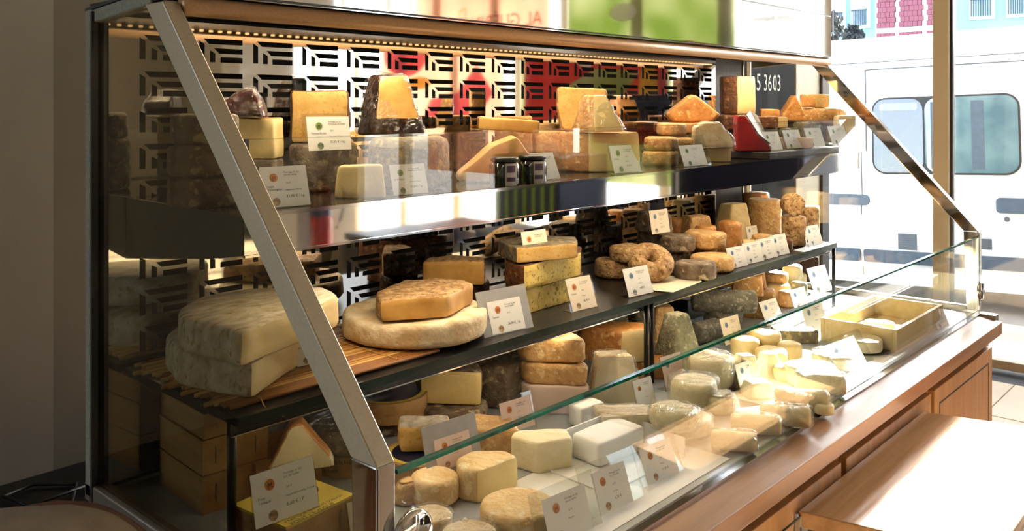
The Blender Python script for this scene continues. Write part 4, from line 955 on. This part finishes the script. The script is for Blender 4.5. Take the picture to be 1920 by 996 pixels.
# pyramids and logs
G = 'ash-coated goat cheeses on the deck'
RB = ('paste_ivory', 'rind_blue'); RA = ('paste_ivory', 'rind_ash')
def PY2(label, px, py, zz, b_, t_, h_, m, yaw): CH('cheese_pyramid', label, px, py, zz, 'block', (b_, b_, h_), m, top=t_ / b_, bev=.007, amp=.0025, yaw=yaw, group=G, rnd=2)
PY2('dark green pyramid cheese at the left of the shaded pyramids', 1092, 1.38, D, 70, 36, 116, RB, 20)
PY2('low green pyramid cheese between the two taller shaded ones', 1152, 1.36, D, 58, 34, 92, RB, 10)
PY2('tall green pyramid cheese just left of the black post', 1200, 1.37, D, 64, 34, 124, RB, 25)
PY2('large speckled grey pyramid cheese just right of the black post', 1270, 1.13, D, 74, 34, 96, RB, 30)
PY2('tan pyramid cheese half hidden behind the large speckled pyramid', 1240, 1.25, D, 54, 36, 76, ('paste_ivory', 'rind_washed'), 10)
zl = D + .03
CH('cheese_log', 'ash log cheese at the left below the long upper log', 1304, 1.19, D, 'log', (64, 20), RA, yaw=38, group=G)
CH('cheese_log', 'ash log cheese in the middle below the long upper log', 1334, 1.22, D, 'log', (72, 21), RA, yaw=38, group=G)
CH('cheese_log', 'ash log cheese at the right below the long upper log', 1366, 1.26, D, 'log', (64, 20), RA, yaw=38, group=G)
CH('cheese_log', 'long ash log cheese lying across the three lower logs', 1297, 1.27, D + .052, 'log', (118, 21), RA, yaw=-4, group=G)
GB = 'fudge-coloured cheese bars on the deck'
BR = ('paste_cream', 'rind_tan')
z = CH('cheese_bar', 'tan cheese bar, lowest of the bars right of the logs', 1412, 1.225, D, 'block', (78, 40, 50), BR, yaw=-14, group=GB)
CH('cheese_bar', 'long tan cheese bar at the back of the bars right of the logs', 1388, 1.265, z, 'block', (96, 24, 38), BR, yaw=-14, top=.92, group=GB)
CH('cheese_bar', 'short tan cheese bar on top in front of the long bar', 1402, 1.20, z, 'block', (58, 30, 36), BR, yaw=-14, top=.9, group=GB)
GC = 'cocoa-dark cheeses at the back of the deck'
RC = ('paste_cream', 'rind_cocoa')
for px_, y_, z0, w_, h_, nm in ((1384, 1.40, D + .06, 50, 32, 'leftmost'), (1422, 1.41, D + .078, 44, 26, 'rearmost'), (1462, 1.39, D + .06, 44, 30, 'third from the left'), (1514, 1.26, D + .03, 34, 48, 'rightmost, rough')):
    CH('dark_cheese', '%s dark cocoa-brown block at the back of the deck' % nm, px_, y_, z0, 'block', (w_, 34, h_), RC, yaw=-10, amp=.003, group=GC)
cr = box('riser', (2.24, 1.335, D), (2.72, 1.43, D + .06), 'black_metal', None, .003); tag(cr, 'black riser step under the dark cheeses at the back of the deck', 'riser')
GS = 'small goat rounds beside the dark cheeses'
for px_, y_, z0, r_, h_, m, nm in ((1430, 1.355, D + .061, 22, 24, 'goat_cream', 'small tan round left in the upper row beside the dark cheeses'), (1418, 1.395, D + .061, 24, 26, 'rind_blue', 'greyish small round behind the tan one'), (1457, 1.27, D + .045, 20, 26, 'rind_washed', 'golden brown small round in the middle of the upper row'),
                                   (1486, 1.27, D + .048, 17, 27, 'goat_white', 'pale speckled small round at the right of the upper row'), (1478, 1.20, D, 17, 30, 'rind_washed', 'golden small round standing behind the angled tag'), (1497, 1.22, D, 15, 34, 'rind_blue', 'greyish small round right of the golden one'),
                                   (1456, 1.26, D, 24, 34, 'goat_cream', 'tan round hidden below the golden brown round'), (1486, 1.28, D, 24, 36, 'goat_cream', 'cream round hidden below the pale speckled round')):
    CH('small_cheese', nm, px_, y_, z0, 'wheel', (r_, h_), ('paste_ivory', m), bulge=.002, amp=.0025, group=GS)

# ------------------------------------------------------------------ lower deck, front row
GY = 'yellow rounds behind the front glass'
YR = ('paste_cream', 'goat_cream')
CH('cheese_round', 'golden crust piece against the chrome upright behind the front glass', 764, 945, D, 'wheel', (22, 44), ('paste_cream', 'rind_washed'), amp=.004)
CH('cheese_round', 'flat yellow rounded cheese at the left behind the front glass', 815, 938, D, 'wheel', (46, 50), ('paste_cream', 'rind_peach'), bev=.009, group=GY)
z = CH('cheese_round', 'thick yellow half round in the middle behind the front glass', 912, 925, D, 'poly', ([(-14, -46, 0), (60, 26, 1), (36, 58, 1), (-30, 52, 1), (-58, 10, 1), (-48, -30, 1)], 60), ('paste_pale', 'rind_peach'), bev=.006)
CH('cheese_round', 'low yellow disc at the bottom behind the front glass', 972, 985, D, 'wheel', (72, 42), ('paste_cream', 'rind_peach'), group=GY)
CH('wrapped_cheese', 'film-wrapped piece beside the chrome clamp at the bottom', 808, 996, D, 'wheel', (40, 34), ('paste_cream', 'rind_bloom'), wrap=True)
CH('wrapped_cheese', 'film-wrapped yellow piece at the bottom edge behind the front glass', 880, 1030, D, 'wheel', (54, 34), ('paste_cream', 'rind_bloom'), wrap=True)
z = CH('cheese_block', 'white brick cheese marked with cutting lines behind the front glass', 1014, 872, D, 'poly', ([(-8, -44, 1), (58, -18, 1), (50, 36, 1), (-50, 28, 1), (-58, -8, 1)], 56), ('paste_ivory', 'goat_white'), bev=.005)
sp = spot(1014, 872, z)
wb = empty('paper_tray', spot(1150, 868, D), (0, 0, R(-3))); tag(wb, 'white folded paper tray with cut lines in the middle of the deck', 'paper tray')
extr('tray_side', [(-.11, -.075), (.11, -.075), (.11, .075), (-.11, .075)], 2, 0, .004, 'paper_white', wb)
extr('tray_wall', [(-.11, 0), (.11, 0), (.105, .05), (-.105, .05)], 1, .072, .075, 'paper_white', wb)
extr('tray_wall', [(-.075, 0), (.075, 0), (.075, .045), (-.075, .035)], 0, .107, .110, 'paper_white', wb)
z = CH('cheese_block', 'white sheet-wrapped block lying in the paper tray', 1140, 850, D + .005, 'block', (128, 70, 44), ('paste_ivory', 'paper_white'), yaw=42)
CH('cheese_block', 'small white block behind the brick cheese with cutting lines', 1100, 795, D, 'block', (60, 36, 40), ('paste_ivory', 'paper_white'), yaw=38)
CH('wrapped_cheese', 'greenish white wedge in film with lined rind behind the paper tray', 1168, 822, D, 'poly', ([(-44, -34, 0), (54, -24, 0), (52, 30, 1), (-54, 36, 1)], 52), ('paste_ivory', 'rind_white'), topm=1, wrap=True)
GW = 'film-wrapped fresh rounds on the deck'
for px_, py_, z0, r_, h_, nm in ((1278, 808, D, 56, 32, 'lowest film-wrapped round at the front of the pile'), (1264, 800, D + .034, 46, 38, 'film-wrapped round on top at the front of the pile'), (1302, 760, D + .004, 44, 50, 'large film-wrapped round in the middle of the pile'),
                                 (1334, 722, D + .004, 42, 56, 'tall film-wrapped round at the back of the pile'), (1352, 772, D, 30, 34, 'film-wrapped round at the right of the pile')):
    CH('fresh_cheese', nm, px_, py_, z0, 'wheel', (r_, h_), ('paste_ivory', 'goat_white'), bev=.012, amp=.003, wrap=True, group=GW)
GP = 'white goat pieces on the deck'
for nm, px_, py_, b_, t_, h_, yw in (('white pointed goat piece right of the film-wrapped pile', 1398, 722, 62, 30, 56, 20), ('white pointed goat piece behind the small bright tag', 1440, 706, 52, 26, 46, 35), ('low white goat piece between the pointed ones and the rounds', 1420, 742, 60, 44, 30, 10)):
    CH('goat_cheese', nm, px_, py_, D, 'block', (b_, b_ * .8, h_), ('paste_ivory', 'goat_white'), top=t_ / b_, amp=.003, yaw=yw, rnd=2, group=GP)
for nm, px_, py_, z0, r_, h_ in (('cream crottin round at the left of the goat rounds', 1397, 675, D, 25, 40), ('cream crottin round standing highest under the glass edge', 1439, 660, D + .012, 24, 38), ('cream crottin round in front of the highest one', 1446, 688, D, 28, 36),
                                 ('pale crottin round right of the others', 1480, 676, D, 22, 34), ('small cream crottin behind the left round', 1422, 652, D, 20, 34), ('small pale crottin at the front of the goat rounds', 1474, 712, D, 24, 28)):
    CH('goat_cheese', nm, px_, py_, z0, 'wheel', (r_, h_), ('paste_ivory', 'goat_cream'), bulge=.002, amp=.0025, group=GP)
GL = 'film-wrapped white logs at the deck front'
for nm, px_, py_, l_, r_ in (('film-wrapped white log at the back near the bright tag', 1452, 765, 96, 19), ('film-wrapped white log, second from the back', 1425, 795, 92, 18), ('film-wrapped white log, third from the back', 1370, 812, 92, 18), ('film-wrapped white log nearest the front glass', 1332, 842, 84, 18), ('sunlit film-wrapped white log behind the others', 1490, 735, 90, 19)):
    CH('wrapped_log', nm, px_, py_, D, 'log', (l_, r_), ('paste_ivory', 'goat_white'), yaw=-12, wrap=True, group=GL)
# wooden crate with little discs
cx0, cx1, cy0, cy1 = 2.30, 2.68, .768, .965
crt = empty('wooden_crate', ((cx0 + cx1) / 2, (cy0 + cy1) / 2, D)); tag(crt, 'shallow pale wooden crate at the right end of the deck', 'crate')
hw, hd = (cx1 - cx0) / 2, (cy1 - cy0) / 2
box('bottom', (-hw, -hd, 0), (hw, hd, .006), 'crate_wood', crt)
for lo, hi in (((-hw, -hd, .006), (hw, -hd + .01, .06)), ((-hw, hd - .01, .006), (hw, hd, .06)), ((-hw, -hd + .01, .006), (-hw + .01, hd - .01, .06)), ((hw - .01, -hd + .01, .006), (hw, hd - .01, .06))):
    box('side_board', lo, hi, 'crate_wood', crt, .001)
i = 0
for nm, x, y, lv in (('front left', 2.37, .83, 0), ('front middle', 2.435, .825, 0), ('front right', 2.50, .83, 0), ('rear left', 2.38, .90, 0), ('rear middle', 2.45, .895, 0), ('rear right', 2.52, .90, 0), ('upper left', 2.405, .86, 1), ('upper right', 2.475, .86, 1)):
    CH('small_cheese', '%s one of the little white discs in the wooden crate' % nm, 0, 0, D + .007 + lv * .0135, 'wheel', (19, 9), ('paste_ivory', 'goat_white'), fixed=(x, y), amp=.001, group='little white discs in the crate')
    i += 1
# slate with white round, near the sunlit front
p = spot(1620, 655, D); k = depth(p) / F
sl_ = newobj('slate_plate', lathe([(.005, 0), (.062, 0), (.064, .003), (.062, .006), (.005, .006)], 40), 'black_metal'); sl_.location = p; tag(sl_, 'round dark slate plate under the sunlit white round', 'plate')
CH('fresh_cheese', 'sunlit white round on the dark slate plate before the crate', 1618, 655, D + .007, 'wheel', (34, 22), ('paste_ivory', 'goat_white'))
CH('fresh_cheese', 'second sunlit white round left of the slate plate', 1560, 690, D, 'wheel', (36, 28), ('paste_ivory', 'goat_white'), wrap=True)
CH('fresh_cheese', 'grey slab of cheese under the tag left of the crate', 1490, 640, D, 'block', (80, 40, 24), ('paste_ivory', 'rind_grey'))
CH('fresh_cheese', 'sunlit white lump at the front beside the large bright tag', 1520, 720, D, 'wheel', (44, 34), ('paste_ivory', 'goat_white'), wrap=True, amp=.004)
CH('fresh_cheese', 'small white piece against the front glass in the sun', 1545, 775, D, 'wheel', (18, 20), ('paste_ivory', 'goat_white'))
TAG('large price tag with orange emblem reading Pont l\'évêque on the yellow lid', 541, 1.052, D + .053, 118, 96, 'ink_orange', 'photo_brown', "Pont\nl'évêque", '33 %', 'Haute-Normandie, France', '6,60 € / P', tilt=14, yaw=-2, foot=False)
TAG('cream price tag half hidden behind the chrome upright', 690, 1.02, D, 60, 66, 'ink_orange', 'photo_brown', card='card_cream')
TAG('wide brown stand price tag before the fuzzy grey cheese', 862, 1.035, D, 66, 58, 'ink_orange', 'photo_brown', pad=(16, 26), card='paper_pink', lift=36, grey=True)
TAG('brownish price tag before the pale brown cut wheel', 982, 1.06, D, 58, 58, 'ink_orange', 'photo_brown', pad=(2, 6), card='paper_pink', lift=34)
TAG('pale price tag beside the film-wrapped wedge', 1216, .99, D + .008, 34, 60, 'ink_orange', 'photo_brown')
TAG('price tag with blue emblem below the large speckled pyramid', 1270, 1.03, D + .004, 38, 62, 'ink_blue', 'photo_dark', card='paper_pink')
TAG('price tag with blue emblem in front of the ash logs', 1378, 1.10, D + .01, 34, 50, 'ink_blue', 'photo_dark', price='5,90 €', card='card_cream')
TAG('tilted price tag in front of the golden small rounds', 1455, 1.13, D, 32, 46, 'ink_blue', 'photo_dark', card='card_cream', tilt=24)
TAG('sunlit price tag below the rightmost dark cheese', 1506, 1.13, D + .01, 28, 40, 'ink_blue', 'photo_dark', tilt=20)
TAG('blown-out white price tag right of the dark cheeses', 1545, 1.16, D + .02, 34, 50, 'ink_blue', 'photo_dark', tilt=20)
TAG('small bright price tag among the white goat pieces', 1408, .91, D, 36, 52, 'ink_blue', 'photo_dark')
TAG('price tag with orange emblem before the film-wrapped front round', 1246, .80, D, 58, 66, 'ink_orange', 'photo_brown', price='12,90 €', pad=(8, 10), tilt=22)
TAG('price tag with orange emblem in a wide clear stand before the paper tray', 1158, .795, D, 62, 76, 'ink_orange', 'photo_brown', price='4,70 €', pad=(20, 18), tilt=20)
TAG('large price tag at the bottom edge before the yellow disc', 1074, .79, D, 80, 84, 'ink_orange', 'photo_brown', pad=(18, 16), tilt=18)
TAG('pale price tag leaning on the left side of the crate', 1535, 1.0, D, 38, 54, 'ink_blue', 'photo_dark', pad=(6, 6))
TAG('large sunlit blank-looking tag beside the slate plate', 1600, .80, D, 54, 56, 'ink_blue', 'photo_dark', pad=(14, 8), tilt=30)
TAG('price tag leaning on the front right corner of the crate', 1770, .757, D, 22, 40, 'ink_blue', 'photo_dark', tilt=22)

# ------------------------------------------------------------------ around the case
lc = empty('low_cabinet', (.25, 1.98, 0)); tag(lc, 'low black cabinet against the wall left of the display case', 'cabinet')
box('body', (-.85, -.36, 0), (.95, .30, .575), 'black_metal', lc, .004)
box('worktop', (-.86, -.37, .575), (.96, .31, .60), 'black_metal', lc, .003)
cbm = [(.30, 1.9, .53), (.33, 2.0, .531), (.42, 2.05, .531), (.47, 2.15, .531), (.40, 2.22, .532), (.33, 2.2, .533), (.35, 2.1, .534), (.5, 2.12, .533)]
cbm = [(x + .38, y, z_ + .0755) for x, y, z_ in cbm]
cb_ = tube('cable', cbm, .004, 'gasket'); tag(cb_, 'thin black cable looping on the low cabinet', 'cable')
st = empty('stool', (.365, 1.125, 0)); tag(st, 'dark wooden stool carrying the wrapped loaf', 'stool')
box('seat', (-.15, -.15, .862), (.15, .15, .892), 'dark_wood', st, .006)
for sx in (-1, 1):
    for sy in (-1, 1): box('leg', (sx * .13 - .015, sy * .13 - .015, 0), (sx * .13 + .015, sy * .13 + .015, .862), 'dark_wood', st)
p = Vector((.365, 1.125, .893))
lf = empty('wrapped_loaf', p, (0, 0, CF)); tag(lf, 'rounded brown paper parcel with a cream band at the bottom left corner', 'parcel')
pm('loaf_band', (.50, .45, .38), (.44, .39, .33), 20, .8, bump=.2)
def loaf(off, v0, v1, nm, mt, seed):
    V = []; Fc = []; n, m = 28, 14
    for i in range(m + 1):
        t = i / m; v = v0 + (v1 - v0) * t
        for j in range(n + 1):
            a = PI * j / n; e = .72
            x = -(.155 + off) * math.copysign(abs(math.cos(a)) ** e, math.cos(a)); zz = (.105 + off) * abs(math.sin(a)) ** e * (1 - .35 * max(0, abs(v) / .15) ** 3)
            co = Vector((x * (1 - .25 * max(0, abs(v) / .15) ** 3), v + .012 * math.sin(3 * x * 9 + 1) * (1 if 0 < i < m else .6), zz)); V.append(co + noise.noise_vector(co * 18 + Vector((seed, 0, 0))) * .003)
    for i in range(m):
        for j in range(n): Fc.append((i * (n + 1) + j, i * (n + 1) + j + 1, (i + 1) * (n + 1) + j + 1, (i + 1) * (n + 1) + j))
    if nm == 'body':
        Fc.append(tuple(range(n + 1))); Fc.append(tuple(m * (n + 1) + j for j in range(n, -1, -1)))
    o = newobj(nm, mesh(V, Fc), mt, lf, True)
loaf(0, -.15, .15, 'body', 'paper_kraft', 1); loaf(.0025, -.05, .08, 'band', 'loaf_band', 2)
# fire extinguisher on a column across the shop, seen in the mirrored band
struct(box('wall_column', (3.42, -3.1, 0), (3.9, -2.85, ZCEIL), 'ceiling_paint'))
fe = empty('fire_extinguisher', (3.55, -2.76, .45)); tag(fe, 'red fire extinguisher with black hose, seen mirrored in the shelf band', 'fire extinguisher')
newobj('cylinder', lathe([(.01, 0), (.072, 0), (.075, .01), (.075, .43), (.06, .48), (.03, .505), (.018, .51)], 32), 'wax_red', fe, True)
newobj('label_band', lathe([(.0755, .30), (.0757, .302), (.0757, .36), (.0755, .362)], 32), 'label_blue', fe, True)
newobj('valve', lathe([(.005, .51), (.02, .51), (.02, .56), (.005, .56)], 16), 'black_metal', fe, True)
box('handle', (-.02, -.012, .56), (.11, .012, .575), 'black_metal', fe, .003)
tube('hose', [(.02, 0, .54), (.10, .01, .55), (.16, .02, .48), (.18, .02, .38), (.15, .01, .26), (.12, 0, .2)], .01, 'gasket', fe)
box('wall_hook', (-.02, -.09, .3), (.02, -.07, .5), 'black_metal', fe)

# invented dark tables, added to darken what the back panel mirrors
def added_dark_table(label, x0, x1, y0, y1, h):
    r = empty('added_dark_table', ((x0 + x1) / 2, (y0 + y1) / 2, 0)); tag(r, label, 'table', 'dark tables added for the mirror reflections')
    a, b = (x1 - x0) / 2, (y1 - y0) / 2
    box('tabletop', (-a, -b, h - .04), (a, b, h), 'dark_wood', r, .004)
    for sx in (-1, 1):
        for sy in (-1, 1): box('leg', (sx * (a - .05) - .03, sy * (b - .05) - .03, 0), (sx * (a - .05) + .03, sy * (b - .05) + .03, h - .04), 'dark_wood', r)
    box('panel', (-a + .09, -b + .03, .08), (a - .09, -b + .05, h - .04), 'dark_wood', r); box('panel', (-a + .02, -b + .09, .08), (-a + .04, b - .09, h - .04), 'dark_wood', r)
    box('shelf', (-a + .02, -b + .09, .3), (a - .02, b - .09, .33), 'dark_wood', r)
    return r
added_dark_table('long dark wooden table added opposite the case to darken its back panel reflection', 3.2, 4.2, -2.05, -1.2, .74)
added_dark_table('shorter dark wooden table added near the street windows to darken the back panel reflection', 3.2, 4.2, -1.1, .25, .74)
cbn = empty('added_striped_cabinet', (3.55, -.75, .741)); tag(cbn, 'dark navy cabinet with green stripes added on the dark table to darken the shelf band reflection', 'cabinet')  # made-up striped box, there to give the shelf band something dark to mirror
box('body', (-.2, -.22, 0), (.2, .22, .50), 'label_blue', cbn, .006)
for i in range(7): box('stripe', (-.203, -.20 + i * .06, .03), (-.2, -.18 + i * .06, .47), 'ink_green', cbn)

fz = empty('added_tall_cabinet', (4.75, -.2, 0)); tag(fz, 'tall dark navy cabinet added near the street windows to darken the shelf band reflection', 'cabinet')  # invented dark mass, added to cut the bright guard glass reflection
box('body', (-.25, -.42, .06), (.25, .40, 1.56), 'label_blue', fz, .008)
box('door', (-.265, -.40, .10), (-.25, .38, 1.52), 'label_blue', fz, .006)
box('handle', (-.285, -.36, .7), (-.265, -.34, 1.2), 'chrome', fz, .003)
box('foot_plinth', (-.22, -.38, 0), (.22, .36, .06), 'black_metal', fz)
for label, x0, x1, y0, y1 in (('white sheet added on the deck front before the slate plate, standing in for sun glare', 1.72, 2.27, .755, .93), ('white paper sheet under the brick cheese with cutting lines', 1.02, 1.42, .76, .98)):  # first sheet is added so the sunny deck front blows out white
    ps = box('paper_sheet', (x0, y0, ZD + .0002), (x1, y1, ZD + .0012), 'paper_white'); tag(ps, label, 'paper')
